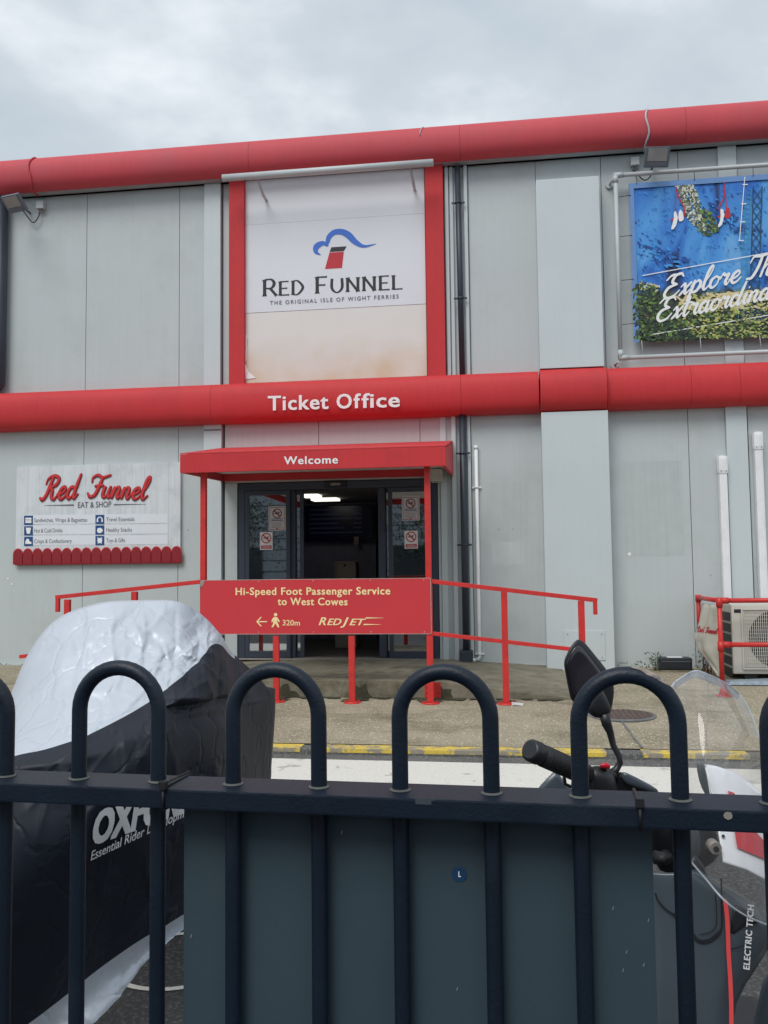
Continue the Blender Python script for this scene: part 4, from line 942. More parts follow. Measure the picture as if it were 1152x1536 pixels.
SCT = mat('screen_text', (.02, .03, .08, 1), .4, emis=(.10, .14, .32, 1), emstr=.02)
for k in range(6):
    z_ = b.z - (b.z - a.z) * (.1 + .13 * k); MB().box(a.x + .12, a.x + .12 + .5 + .12 * ((k * 7) % 3), YF + 3.196, YF + 3.199, z_ - .02, z_).build('screen_row', SCT, scr); MB().box(b.x - .35, b.x - .2, YF + 3.196, YF + 3.199, z_ - .02, z_).build('screen_row', SCT, scr)
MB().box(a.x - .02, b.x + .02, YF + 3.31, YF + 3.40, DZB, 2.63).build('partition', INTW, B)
bn2 = thing('waste_bin', 'beige plastic bin standing inside the doorway behind the red sign', 'bin', (at(517, 900, Y=YF + 1.5).x, YF + 1.5, DZB))
a, b = at(501, 868, Y=YF + 1.5), at(534, 842, Y=YF + 1.5)
MB().box(a.x, b.x, YF + 1.5, YF + 1.85, DZB, b.z, .05).build('body', BINP, bn2); MB().tube([((a.x + b.x) / 2, YF + 1.502, b.z - .06), ((a.x + b.x) / 2, YF + 1.49, b.z - .06)], .02, 10).build('lock', DKBOX, bn2)
wp = thing('wall_notice', 'small beige notice on the wall inside the doorway', 'notice', WXYZ(534, 812, -3.1))
a, b = at(531, 817, Y=YF + 3.19), at(538, 805, Y=YF + 3.19); MB().box(a.x, b.x, YF + 3.18, YF + 3.19, a.z, b.z, .002).build('paper', BINP, wp)
for px0, px1, py, dd in ((452, 477, 745, 2.2), (466, 505, 750.5, 2.7)):
    a = at(px0, py, Z=2.60); b = at(px1, py, Y=a.y)
    o = MB().box(a.x, b.x, a.y, a.y + .3, 2.60, 2.637, .004).build('ceiling_light', LAMP); tag(o, 'lit ceiling light strip inside the doorway, ' + ('nearer the left door frame' if px0 == 452 else 'longer one nearer the middle'), 'light', 'ceiling lights inside the doorway')

# ------------------------------------------------------------------ canopy
cn = thing('entrance_canopy', 'red box canopy with white welcome lettering over the doors', 'canopy', (-2.05, 9.2, .1))
yc = 9.12
F = lambda px, py: at(px, py, Y=yc)
cx0, cx1 = F(270, 695).x, F(668.5, 690).x; cz0 = (F(270, 707.5).z + F(668, 700.5).z) / 2; cz1 = (F(270, 680).z + F(668, 671.5).z) / 2
kx0, kx1 = at(331, 721, Y=YF - .004).x, at(680, 714, Y=YF - .004).x
kz0 = at(331, 722, Y=YF).z; kz1 = (at(335, 672, Y=YF).z + at(680, 665.5, Y=YF).z) / 2
th = .04; yb = YF - .004
MB().hexa([(cx0, yc, cz0), (cx1, yc, cz0), (cx1, yc + th, cz0), (cx0, yc + th, cz0), (cx0, yc, cz1), (cx1, yc, cz1), (cx1, yc + th, cz1), (cx0, yc + th, cz1)], .003).build('front_panel', RED, cn)
for s_, c_, k_ in ((1, cx0, kx0), (-1, cx1, kx1)):
    MB().hexa([(c_, yc + th + .001, cz0), (k_, yb, kz0), (k_ + s_ * th, yb, kz0), (c_ + s_ * th, yc + th + .001, cz0), (c_, yc + th + .001, cz1), (k_, yb, kz1), (k_ + s_ * th, yb, kz1), (c_ + s_ * th, yc + th + .001, cz1)], .003).build('side_panel', RED, cn)
MB().hexa([(cx0, yc, cz1 + .002), (cx1, yc, cz1 + .002), (kx1, yb, kz1 + .002), (kx0, yb, kz1 + .002), (cx0, yc, cz1 + .012), (cx1, yc, cz1 + .012), (kx1, yb, kz1 + .02), (kx0, yb, kz1 + .02)]).build('top_sheet', RED, cn)
zf = cz0 + .09; zk = kz0 + .09
MB().hexa([(cx0 + .05, yc + .045, zf), (cx1 - .05, yc + .045, zf), (kx1 - .05, yb - .07, zk), (kx0 + .05, yb - .07, zk), (cx0 + .05, yc + .045, zf + .02), (cx1 - .05, yc + .045, zf + .02), (kx1 - .05, yb - .07, zk + .02), (kx0 + .05, yb - .07, zk + .02)]).build('soffit', WHITE, cn)
MB().box(kx0 + .05, kx1 - .25, yb - .06, yb - .002, kz0 - .005, kz0 + .12, .004).build('back_beam', RED, cn)
j = at(655, 712, Y=YF - .3)
MB().box(j.x - .08, j.x + .075, YF - .3, YF - .08, at(655, 722, Y=YF - .3).z, at(655, 703, Y=YF - .3).z, .01).build('end_block', mat('cream_block', (.5, .49, .45, 1), .6), cn)
put_text('Welcome', (426, 696.5), (507, 695), .002, 12, WPRINT, cn, yc, bold=.022, spacing=1.12)
ypst = 9.30
for px in (305.5, 642):
    x_ = at(px, 800, Y=ypst).x; MB().box(x_ - .03, x_ + .03, ypst - .03, ypst + .03, pav(ypst), cz0 + .02, .004).build('post', REDR, cn)

# ------------------------------------------------------------------ handrail and direction sign
hr = thing('handrail', 'red tubular steel handrail along the ramped front of the entrance platform', 'handrail', (-2, 9.22, .09))
yh = 9.22; hp = lambda px, py: at(px, py, Y=yh)
zs0, zs1 = (hp(330, 950).z + hp(645, 951).z) / 2, (hp(305, 870).z + hp(645, 869.3).z) / 2
def bar(a, b, r=.022, name='rail', sq=True, parent=hr, m=REDR):
    mb = MB(); a, b = Vector(a), Vector(b); d = (b - a).normalized(); n_ = Vector((0, 1, 0)); u_ = d.cross(n_).normalized(); c = []
    for p in (a, b): c.append([p + n_ * i * r + u_ * j * r for i, j in ((-1, -1), (1, -1), (1, 1), (-1, 1))])
    mb.hexa(c[0] + c[1], r * .25); return mb.build(name, m, parent)
tL, tR = hp(84, 896), hp(302, 872.5); sL, sR = hp(648, 872), hp(896, 900.5)
bar(tL, tR, .022); bar(sL, sR, .022)
bar(hp(648, 950), hp(868, 975), .020); bar(hp(30, 985), hp(302, 955), .020)
tb = hp(84, 918); sb = hp(895, 922)
bar(tL + Vector((.0225, 0, .019)), (tL.x + .0225, yh, tb.z), .0205, 'rail_end'); bar(sR + Vector((-.0225, 0, .019)), (sR.x - .0225, yh, sb.z), .0205, 'rail_end')
bar((tR.x + .01, yh, zs1 - .02), (sL.x, yh, zs1 - .02), .02)
ft = lambda x_: pav(yh)
for px, ptop in ((414.5, 950), (527.5, 950), (643.5, 873), (756, 884), (871.5, 897.5), (101.5, 896), (202, 884)):
    p = hp(px, ptop); x_ = p.x; zt2 = p.z - .024
    MB().box(x_ - .032, x_ + .032, yh - .0245, yh + .0245, ft(x_) + .012, zt2, .006).build('post', REDR, hr)
    MB().tube([(x_, yh, ft(x_) - .01), (x_, yh, ft(x_) + .012)], .095, 16).build('base_plate', REDR, hr)
    for a_ in (.5, 2.2, 3.8, 5.4): MB().tube([(x_ + .07 * math.cos(a_), yh + .07 * math.sin(a_), ft(x_) + .012), (x_ + .07 * math.cos(a_), yh + .07 * math.sin(a_), ft(x_) + .025)], .01, 6).build('bolt', REDR, hr)
GRMSH = mat('mossy_grime_and_shade', (.07, .065, .04, 1), .95, var=.4, scale=30)  # mossy stains at the post feet, also painted contact shade at the step
def grime_shade(x, y, r0, z_of, wall=False):
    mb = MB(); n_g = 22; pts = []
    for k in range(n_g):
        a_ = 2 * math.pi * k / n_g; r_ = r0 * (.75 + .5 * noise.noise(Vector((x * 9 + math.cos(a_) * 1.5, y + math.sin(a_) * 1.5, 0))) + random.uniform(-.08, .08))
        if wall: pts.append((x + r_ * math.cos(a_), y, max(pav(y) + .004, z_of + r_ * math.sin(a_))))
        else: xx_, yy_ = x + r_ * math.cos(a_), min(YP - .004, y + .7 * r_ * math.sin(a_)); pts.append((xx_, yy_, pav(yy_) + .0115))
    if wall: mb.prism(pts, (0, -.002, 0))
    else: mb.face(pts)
    o = mb.build('grime_and_contact_shade', GRMSH); o['kind'] = 'structure'
for px in (414.5, 527.5, 643.5, 756): grime_shade(hp(px, 1040).x, 9.30, .17, 0)
for px in (417, 531, 652): grime_shade(hp(px, 1040).x + .03, YP - .003, .15, .12, True)
for px in np.arange(420, 860, 37): grime_shade(hp(px, 1040).x, YP - .02, random.uniform(.08, .2), 0)  # row of blobs along the step foot: contact shade painted in grime colour
x_ = hp(646, 1040).x
bkt = MB().box(x_ - .085, x_ + .085, YP - .012, YP - .002, .10, .27, .003).build('back_plate', REDR, hr)
for i in (-1, 1):
    for k in range(3): MB().tube([(x_ + i * .06, YP - .012, .125 + .055 * k), (x_ + i * .06, YP - .03, .125 + .055 * k)], .012, 6).build('bolt', REDR, bkt)
ds = thing('direction_sign', 'wide red direction sign with cream lettering fixed to the handrail', 'sign', (-2, 9.17, zs0))
ysg = yh - .035
G = lambda px, py: at(px, py, Y=ysg)
gx0, gx1 = G(301, 910).x, G(646, 910).x; gz0 = (G(330, 949.7).z + G(645, 951.5).z) / 2; gz1 = (G(305, 869.5).z + G(645, 868.8).z) / 2
MB().box(gx0, gx1, ysg, ysg + .012, gz0, gz1, .002).build('sign_plate', REDS, ds)
EDGE = mat('worn_plate_edge', (.55, .42, .38, 1), .6, var=.2, scale=20)
MB().box(gx1 + .001, gx1 + .006, ysg - .001, ysg + .012, gz0, gz1).build('plate_edge', EDGE, ds)
MB().box(gx0 + .02, gx1 - .001, ysg - .0015, ysg + .012, gz0 - .005, gz0 - .0005).build('plate_edge', EDGE, ds); MB().box(gx0 + .02, gx1 - .001, ysg - .0015, ysg + .012, gz1 + .0005, gz1 + .005).build('plate_edge', EDGE, ds)
p_ = [G(x_, y_) for x_, y_ in ((300.5, 870), (307, 870.5), (305.5, 877), (303, 880.5), (300.5, 880))]
MB().prism([q - Vector((0, .002, 0)) for q in p_], (0, -.002, 0)).build('bare_corner', GALV, ds)
for px in (388, 470, 556, 636):
    for zz in (gz0 + .018, gz1 - .015):
        x_ = G(px - 0, 900).x; MB().tube([(x_, ysg, zz), (x_, ysg - .004, zz)], .006, 8).build('rivet', EDGE, ds)
put_text('Hi-Speed Foot Passenger Service', (353.5, 892.5), (585.5, 891.5), .002, 11.3, CREAM, ds, ysg, bold=.024, spacing=1.1)
put_text('to West Cowes', (416.5, 907.5), (521.5, 907.8), .002, 11.3, CREAM, ds, ysg, bold=.024, spacing=1.1)
put_text('320m', (424, 938), (450, 938.3), .002, 8.5, CREAM, ds, ysg, bold=.012)
put_text('R', (478, 937.5), (489.5, 937.5), .002, 12, CREAM, ds, ysg, bold=.02, shear=.35)
put_text('ED', (490.5, 937.5), (512.5, 937.6), .002, 10, CREAM, ds, ysg, bold=.02, shear=.35)
put_text('J', (510.5, 937.5), (523.5, 937.6), .002, 12, CREAM, ds, ysg, bold=.02, shear=.35)
put_text('ET', (524, 937.7), (549, 937.8), .002, 10, CREAM, ds, ysg, bold=.02, shear=.35)
for (y0, x0, x1) in ((926.8, 549, 575), (936.6, 546, 571)):
    pxpoly(MB(), [(x0, y0 - .9), (x1, y0 - .1), (x1, y0 + .3), (x0 - 1, y0 + 1.1)], ysg, .002, .001).build('logo_stripe', CREAM, ds)
for a, b in (((385.5, 932.5), (400, 932.5)), ((385.5, 932.5), (391.5, 926)), ((385.5, 932.5), (391.5, 939))):
    line_px([a, b], 1.7, CREAM, .002 + .0004 * (a[1] != b[1]) + .0003 * (b[1] > 935), ysg, ds, 'arrow_stroke')
# walking figure pictogram
pm = MB(); hx, hy = 413.5, 922
pxpoly(pm, [(hx + 2.6 * math.cos(a), hy + 2.6 * math.sin(a)) for a in [2 * math.pi * k / 12 for k in range(12)]], ysg, .002)
pxpoly(pm, [(411, 925.5), (415.5, 925.5), (417.5, 928), (420, 932.5), (418.6, 933.5), (415.6, 930), (415.8, 933), (418, 937), (419, 941), (416.5, 941), (415, 937.5), (412.8, 935), (411.5, 938), (409.5, 941), (407, 940.6), (409.5, 936.5), (410.4, 930.5), (408.6, 933.5), (407, 933), (408.3, 928.5)], ysg, .0025)
pm.build('walking_figure', CREAM, ds)

# ------------------------------------------------------------------ air conditioning unit, cage, cloth, bait box, cone
yA0, yA1 = 10.75, 11.25
A0 = lambda px, py: at(px, py, Y=yA0)
ax0 = A0(1098.5, 960).x; ax1 = ax0 + .95; az0 = A0(1120, 1011).z; az1 = A0(1120, 906).z
ac = thing('air_conditioner', 'cream air conditioning outdoor unit behind red pipe rails by the wall', 'air conditioner', (ax0 + .5, yA0 + .2, pav(yA0)))
MB().box(ax0, ax1, yA0, yA1, az0, az1, .02).build('casing', ACM, ac)
gx, gzc = ax0 + .51, (az0 + az1) / 2 - .0; 
g0, g1, h0, h1 = ax0 + .12, ax1 - .06, az0 + .07, az1 - .07
MB().box(g0, g1, yA0 - .006, yA0 - .001, h0, h1, .004).build('grille_plate', ACM, ac)
mb = MB(); n = 32
mb.prism([(gx + .335 * math.cos(2 * math.pi * k / n), yA0 - .0065, gzc + .335 * math.sin(2 * math.pi * k / n)) for k in range(n)], (0, -.002, 0)); mb.build('fan_opening', ACD, ac)
bl = MB()
for k in range(3):
    a0 = k * 2.1; pts = [(gx + .06 * math.cos(a0), yA0 - .009, gzc + .06 * math.sin(a0))] + [(gx + r_ * math.cos(a0 + t_), yA0 - .009 - .004 * t_, gzc + r_ * math.sin(a0 + t_)) for r_, t_ in ((.18, .1), (.30, .25), (.30, .8), (.18, 1.1), (.08, 1.0))]
    bl.prism(pts, (0, -.002, 0))
bl.build('fan_blades', mat('fan_blade', (.07, .065, .09, 1), .4), ac)
for k in range(34):
    x_ = g0 + .012 + (g1 - g0 - .024) * k / 33
    o = MB().box(x_ - .0036, x_ + .0036, yA0 - .022, yA0 - .018, h0 + .01, h1 - .01).build('grille_wire', ACM, ac)
for k in range(16):
    z_ = h0 + .02 + (h1 - h0 - .04) * k / 15
    MB().box(g0 + .005, g1 - .005, yA0 - .0178, yA0 - .0150, z_ - .002, z_ + .002).build('grille_wire', ACM, ac)
for (x0, x1, z0, z1) in ((g0, g1, h1, h1 + .018), (g0, g1, h0 - .018, h0), (g0 - .018, g0 - .001, h0 - .018, h1 + .018)):
    MB().box(x0, x1, yA0 - .024, yA0 - .0065, z0, z1, .003).build('grille_border', ACM, ac)
for k in range(6):
    z_ = az1 - .10 - k * .128; MB().box(ax0 - .006, ax0 - .001, yA0 + .05, yA1 - .06, z_ - .10, z_, .002).build('side_vent', ACD, ac)
for x_ in (ax0 + .2, ax1 - .2): MB().box(x_ - .07, x_ + .07, yA0 + .03, yA1 - .03, pav(yA0) - .01, az0 - .003, .012).build('rubber_foot', RUBBER, ac)
MB().box(ax0 + .03, ax0 + .12, yA0 - .003, yA0 - .0005, az1 - .10, az1 - .06).build('badge', DKBOX, ac)
cg = thing('pipe_cage', 'red clamp pipe rail cage around the air conditioning unit', 'railing', (ax0, 10.5, .15))
yC = 10.45; cz_ = lambda px, py: at(px, py, Y=yC)
cp = cz_(1078, 901); cm = cz_(1084, 967); xc = at(1081, 960, Y=yC).x; zg_ = pav(yC)
def rt(pts, r=.027, name='rail', p=cg): return MB().tube(pts, r, 12).build(name, REDR, p)
rt([(xc, yC, zg_), (xc, yC, cp.z)], name='post'); rt([(xc, yC, cp.z), (xc + 1.6, yC, cp.z)]); rt([(xc, yC, cm.z), (xc + 1.6, yC, cm.z)])
rt([(xc, yC, cp.z), (xc, YF - .12, cp.z + .0)]); rt([(xc, YF - .12, cp.z), (xc, YF - .12, cp.z - .45)], name='post')
rt([(xc + 1.6, yC, zg_), (xc + 1.6, yC, cp.z)], name='post')
for c_ in (cp.z, cm.z):
    MB().tube([(xc, yC, c_ - .07), (xc, yC, c_ + .035)], .037, 12).tube([(xc + .02, yC, c_), (xc + .1, yC, c_)], .0355, 12).build('clamp', REDR, cg)
MB().tube([(xc, yC, zg_ - .01), (xc, yC, zg_ + .02)], .07, 14).build('foot_flange', REDR, cg)
MB().tube([(xc, YF - .12, cp.z - .05), (xc, YF - .12, cp.z + .035)], .037, 12).build('clamp', REDR, cg)
# cloth hung on the side of the cage
CL = mat('grubby_white_cloth', (.56, .54, .47, 1), .85, var=.08, scale=5, dirt=(.30, .28, .20, 1), dirtamt=.45, dscale=4, bump=.3, bscale=14)
cl = thing('hanging_cloth', 'grubby white cloth with faded red script hung from the red cage', 'cloth', (xc, 10.9, .4))
rows = []; top = cp.z - .04
Lft = [(0, 1053, 905), (.25, 1048, 932), (.5, 1039, 955), (.7, 1047, 975), (.85, 1062, 990), (1, 1079, 1014)]
CR_ = []
for j in range(21):
    v = j / 20; row = []
    for i in range(13):
        u = i / 12
        # far edge to near edge
        pl = np.interp(v, [l[0] for l in Lft], [l[1] for l in Lft]); ply = np.interp(v, [l[0] for l in Lft], [l[2] for l in Lft])
        yl = 11.35 - .75 * max(0, v - .55) / .45
        a = at(pl, ply, Y=yl); prx = np.interp(v, [0, .3, .6, 1], [1075, 1077, 1079, 1082]); pry = np.interp(v, [0, 1], [908, 1016]); b = at(prx, pry, Y=10.5)
        p = a.lerp(b, u); p.x -= .13 * math.sin(math.pi * u) * math.sin(math.pi * min(1, v * 1.1)) * .4
        p.x += .012 * math.sin(u * 14 + v * 3) + .02 * noise.noise(Vector((u * 3, v * 4, 1))); row.append(p)
    rows.append(row)
mb = MB().grid(rows); cl_o = mb.build('cloth', CL, cl, recalc=False)
sm = cl_o.modifiers.new('t', 'SOLIDIFY'); sm.thickness = .003
bv = BVHTree.FromPolygons([p for r_ in rows for p in r_], [(i * 13 + j, i * 13 + j + 1, (i + 1) * 13 + j + 1, (i + 1) * 13 + j) for i in range(20) for j in range(12)])
def project(mb_or_me, bv_, lift, fallback):
    vs = mb_or_me
    for v in vs:
        d = (v.co - CP).normalized(); h = bv_.ray_cast(CP, d)
        if h[0] is not None: v.co = h[0] - d * lift
def px_script(s, pa, pb, xh, wid, bv_, lift, m, parent, dist=10, slant=.3):
    tot = script_width(s) + .5; sx = (pb[0] - pa[0]) / tot; dy = (pb[1] - pa[1]) / (pb[0] - pa[0]); dd = dist
    fn = lambda x_, y_, d: at(pa[0] + x_ * sx, pa[1] + x_ * sx * dy - y_ * xh, Y=dd)
    mb = MB(); script(mb, s, fn, wid, slant, 0, .3); project(mb.bm.verts, bv_, lift, None); return mb.build('lettering', m, parent, recalc=False)
px_script('Red Funnel', (1044, 947), (1077, 951), 4.0, .4, bv, .015, PRED, cl)
# cone
c_ = at(1086, 1041, Y=9.75); zc_ = pav(9.75)
t = thing('small_cone', 'small red cone on the concrete seen through the windscreen', 'cone', (c_.x, 9.75, zc_))
MB().tube([(c_.x, 9.75, zc_ + .006), (c_.x, 9.75, zc_ + .13)], [.055, .02], 16).build('cone_body', REDR, t); MB().tube([(c_.x, 9.75, zc_), (c_.x, 9.75, zc_ + .008)], .085, 16).build('cone_base', REDR, t)
# bait box on a mossy block
yb_ = 11.3; a, b = at(990, 1005, Y=yb_), at(1039, 987, Y=yb_)
bb_ = thing('bait_box', 'black plastic bait box with a white label on a mossy block', 'box', ((a.x + b.x) / 2, yb_, a.z))
MB().box(a.x, b.x, yb_, yb_ + .22, a.z, b.z, .03).build('body', DKBOX, bb_); MB().box(a.x + .1, a.x + .28, yb_ + .03, yb_ + .14, b.z + .001, b.z + .004).build('label', WPRINT, bb_)
MB().box(a.x + .02, b.x - .02, yb_ - .006, yb_ - .001, a.z + .10, a.z + .105).build('lid_seam', SEAM, bb_)
o = MB().box(a.x + .01, b.x + .04, yb_ + .0, yb_ + .28, pav(yb_) - .02, a.z - .003, .015).build('concrete_block', PLAT); tag(o, 'mossy concrete block beneath the black bait box', 'block')
# weeds
def weed(name, label, px, py, Y, n, m, h=.22, grp=None):
    p = at(px, py, Y=Y); mb = MB(); z0 = pav(Y)
    for k in range(n):
        q = Vector((p.x + random.gauss(0, .06), Y + random.gauss(0, .04), z0 + random.uniform(0, h))); r_ = random.uniform(.012, .03); d = Vector((random.uniform(-1, 1), random.uniform(-1, .2), random.uniform(0, 1))).normalized(); s_ = d.cross(Vector((0, 0, 1))).normalized()
        mb.face([q, q + d * r_ + s_ * r_ * .5, q + d * r_ * 2, q + d * r_ - s_ * r_ * .5])
    for k in range(6): mb.tube([(p.x + random.gauss(0, .02), Y, z0 - .01), (p.x + random.gauss(0, .06), Y, z0 + h * random.uniform(.6, 1))], .003, 4)
    tag(mb.build(name, m), label, 'weed', grp, 'stuff')
weed('weed', 'green weed at the left of the black bait box', 984, 1004, 11.42, 110, LEAF)
weed('weed', 'green and red weed between the bait box and the hanging cloth', 1055, 1000, 11.4, 80, LEAF, .3)
weed('red_weed', 'red leaved weed behind the foot of the hanging cloth', 1062, 1003, 11.2, 90, LEAFR, .16)
mb = MB()
for k in range(170):
    px = random.choice((random.uniform(922, 985), random.uniform(700, 815), random.uniform(0, 60), random.uniform(925, 975))); x_ = at(px, 1000, Y=11.62).x; q = Vector((x_, 11.62 + random.uniform(-.05, .03), pav(11.62) + random.uniform(0, .07 if px > 900 else .02))); r_ = random.uniform(.008, .02); d = Vector((random.uniform(-1, 1), random.uniform(-1, .2), random.uniform(0, 1))).normalized(); s_ = d.cross(Vector((0, 0, 1))).normalized()
    mb.face([q, q + d * r_ + s_ * r_ * .5, q + d * r_ * 2, q + d * r_ - s_ * r_ * .5])
tag(mb.build('ground_weeds', LEAF), 'tiny weeds in the joint along the foot of the grey wall', 'weeds', kind='stuff')
# litter tray
p = at(1125, 1036, Y=10.6); z_ = pav(10.6)
o = MB().hexa([(p.x - .3, 10.35, z_), (p.x + .5, 10.35, z_), (p.x + .5, 10.6, z_), (p.x - .3, 10.6, z_), (p.x - .26, 10.37, z_ + .035), (p.x + .5, 10.37, z_ + .05), (p.x + .5, 10.58, z_ + .06), (p.x - .28, 10.58, z_ + .03)]).build('plastic_sheet', TRAY); tag(o, 'crumpled blue grey plastic sheet under the air conditioning unit', 'plastic sheet')
# manhole
c_ = at(932, 1069, Z=.09); zc_ = pav(c_.y) + .008
mh = thing('manhole_cover', 'round rusty ribbed manhole cover set in the concrete pavement', 'manhole cover', (c_.x, c_.y, zc_))
MB().tube([(c_.x, c_.y, zc_ - .02), (c_.x, c_.y, zc_ + .002)], .32, 32).build('frame_ring', SEAM, mh)
MB().tube([(c_.x, c_.y, zc_ - .02), (c_.x, c_.y, zc_ + .006)], .295, 32).build('plate', IRON, mh)
for k in range(11):
    x_ = -.25 + .05 * k; h = math.sqrt(max(0, .27 ** 2 - x_ ** 2)); MB().box(c_.x + x_ - .01, c_.x + x_ + .01, c_.y - h, c_.y + h, zc_ + .0062, zc_ + .011, .002).build('rib', IRON, mh)
p = at(775, 1058, Z=.09)
o = MB().hexa([(p.x - .05, p.y, pav(p.y) + .004), (p.x + .06, p.y - .02, pav(p.y) + .004), (p.x + .07, p.y + .06, pav(p.y) + .004), (p.x - .03, p.y + .05, pav(p.y) + .004), (p.x - .05, p.y, pav(p.y) + .04), (p.x + .0, p.y - .02, pav(p.y) + .015), (p.x + .07, p.y + .06, pav(p.y) + .02), (p.x - .03, p.y + .05, pav(p.y) + .03)]).build('litter', PALE); tag(o, 'scrap of pale litter beside the foot of the right handrail post', 'litter')

# ------------------------------------------------------------------ covered motorcycle
PXC = 1.0
def cpt(px, py, d):      # d = distance along the view axis
    v = CR * (px - 576) - CU * (py - 768) + CF * F_PX
    return CP + v * (d / F_PX)
cols = 12
ridge = [(-12, 1125, 3.05), (16, 1050, 3.1), (44, 984, 3.15), (86, 932, 3.2), (150, 907, 3.2), (215, 902.5, 3.25), (268, 904, 3.3), (300, 920, 3.4), (326, 946, 3.5), (352, 984, 3.62), (382, 1010, 3.75), (405, 1037, 3.85)]
bound = [(-20, 1150, 2.70), (20, 1134, 2.62), (68, 1124, 2.62), (115, 1108, 2.64), (165, 1086, 2.7), (215, 1058, 2.8), (258, 1026, 2.92), (292, 996, 3.08), (322, 966, 3.3), (350, 987, 3.58), (380, 1014, 3.72), (404, 1041, 3.82)]
sh = [(-30, 1200, 2.62), (15, 1185, 2.55), (65, 1172, 2.55), (118, 1160, 2.56), (170, 1140, 2.6), (222, 1112, 2.68), (262, 1080, 2.80), (300, 1058, 2.95), (332, 1040, 3.16), (358, 1050, 3.42), (384, 1070, 3.62), (404, 1080, 3.78)]
mid = [(-40, 1330, 2.52), (5, 1325, 2.48), (60, 1300, 2.50), (118, 1270, 2.54), (175, 1240, 2.62), (228, 1210, 2.72), (268, 1180, 2.84), (305, 1160, 2.98), (335, 1150, 3.15), (362, 1150, 3.38), (382, 1155, 3.58), (398, 1160, 3.76)]
hem1 = [(-100, 1620, 2.62), (-30, 1585, 2.62), (50, 1530, 2.66), (112, 1482, 2.74), (165, 1440, 2.85), (215, 1406, 2.96), (262, 1378, 3.1), (300, 1355, 3.25), (332, 1335, 3.38), (358, 1322, 3.5), (376, 1310, 3.64), (388, 1300, 3.78)]
hem2 = [(-130, 1760, 2.62), (-50, 1690, 2.62), (62, 1580, 2.68), (125, 1545, 2.74), (175, 1498, 2.85), (220, 1440, 2.98), (262, 1402, 3.1), (300, 1378, 3.25), (332, 1358, 3.38), (358, 1344, 3.5), (376, 1332, 3.64), (388, 1322, 3.78)]
keys = [ridge, bound, sh, mid, hem1, hem2]
def interp_grid(K, nu, nvs, dmul=1):
    """catmull across columns, smooth down rows"""
    def cr(a, b, c, d, t): return .5 * ((2 * b) + (c - a) * t + (2 * a - 5 * b + 4 * c - d) * t * t + (3 * b - a - 3 * c + d) * t ** 3)
    K = np.array(K, float); n = K.shape[1]
    def sample(arr, s):
        i = min(int(s), len(arr) - 2); t = s - i
        a = arr[i - 1] if i > 0 else 2 * arr[0] - arr[1]; d = arr[i + 2] if i + 2 < len(arr) else 2 * arr[-1] - arr[-2]
        return cr(a, arr[i], arr[i + 1], d, t)
    out = []
    for r_ in range(len(K) - 1):
        for j in range(nvs[r_] + (1 if r_ == len(K) - 2 else 0)):
            v = r_ + j / nvs[r_]
            colpts = [sample(K[:, c], v) for c in range(n)]
            out.append([sample(np.array(colpts), s) for s in np.linspace(0, n - 1, nu)])
    return out
def sheen_cloth(name, col, rough, metal, cre):
    m = mat(name, col, rough, metal=metal, var=.05, scale=4); t = m.node_tree; b = t.nodes['Principled BSDF']
    A = lambda k: t.nodes.new(k); K = t.links.new
    c = A('ShaderNodeTexCoord')
    w_ = A('ShaderNodeTexNoise'); w_.inputs['Scale'].default_value = 4.5; w_.inputs['Detail'].default_value = 4; K(c.outputs['Object'], w_.inputs[0])
    mxx = A('ShaderNodeMixRGB'); mxx.inputs[0].default_value = .3; K(c.outputs['Object'], mxx.inputs[1]); K(w_.outputs['Color'], mxx.inputs[2])
    v = A('ShaderNodeTexVoronoi'); v.feature = 'DISTANCE_TO_EDGE'; v.inputs['Scale'].default_value = 5.5; K(mxx.outputs[0], v.inputs[0])
    r = A('ShaderNodeMapRange'); r.inputs[2].default_value = .07; K(v.outputs[0], r.inputs[0])
    mps = A('ShaderNodeMapping'); mps.inputs['Rotation'].default_value = (.4, .5, 0); mps.inputs['Scale'].default_value = (1.6, 1.6, .5); K(c.outputs['Object'], mps.inputs[0]); K(mps.outputs[0], mxx.inputs[1])
    n = A('ShaderNodeTexNoise'); n.inputs['Scale'].default_value = 7; n.inputs['Detail'].default_value = 6; n.inputs['Roughness'].default_value = .6; K(c.outputs['Object'], n.inputs[0])
    ad = A('ShaderNodeMath'); ad.operation = 'MULTIPLY_ADD'; ad.inputs[1].default_value = .5; K(n.outputs[0], ad.inputs[0]); K(r.outputs[0], ad.inputs[2])
    bb = A('ShaderNodeBump'); bb.inputs['Strength'].default_value = cre; bb.inputs['Distance'].default_value = .008; K(ad.outputs[0], bb.inputs['Height']); K(bb.outputs[0], b.inputs['Normal'])
    return m
SILV = sheen_cloth('silver_coated_cloth', (.57, .61, .67, 1), .48, .25, .3)
BLKC = sheen_cloth('black_nylon_cloth', (.009, .013, .024, 1), .55, 0, .35); BLKC.node_tree.nodes['Principled BSDF'].inputs['Specular IOR Level'].default_value = .4
nv = [46, 20, 36, 46, 12]; NU = 210; C9 = int(9.02 / 11 * NU); C8 = int(8.6 / 11 * NU)
G_ = interp_grid(keys, NU, nv)
rows3 = []
rnd = random.Random(21)
PXA = np.array([[p[:2] for p in row] for row in G_])            # rough layout of the cloth, used to lay creases over it
DISP = np.zeros(PXA.shape[:2])
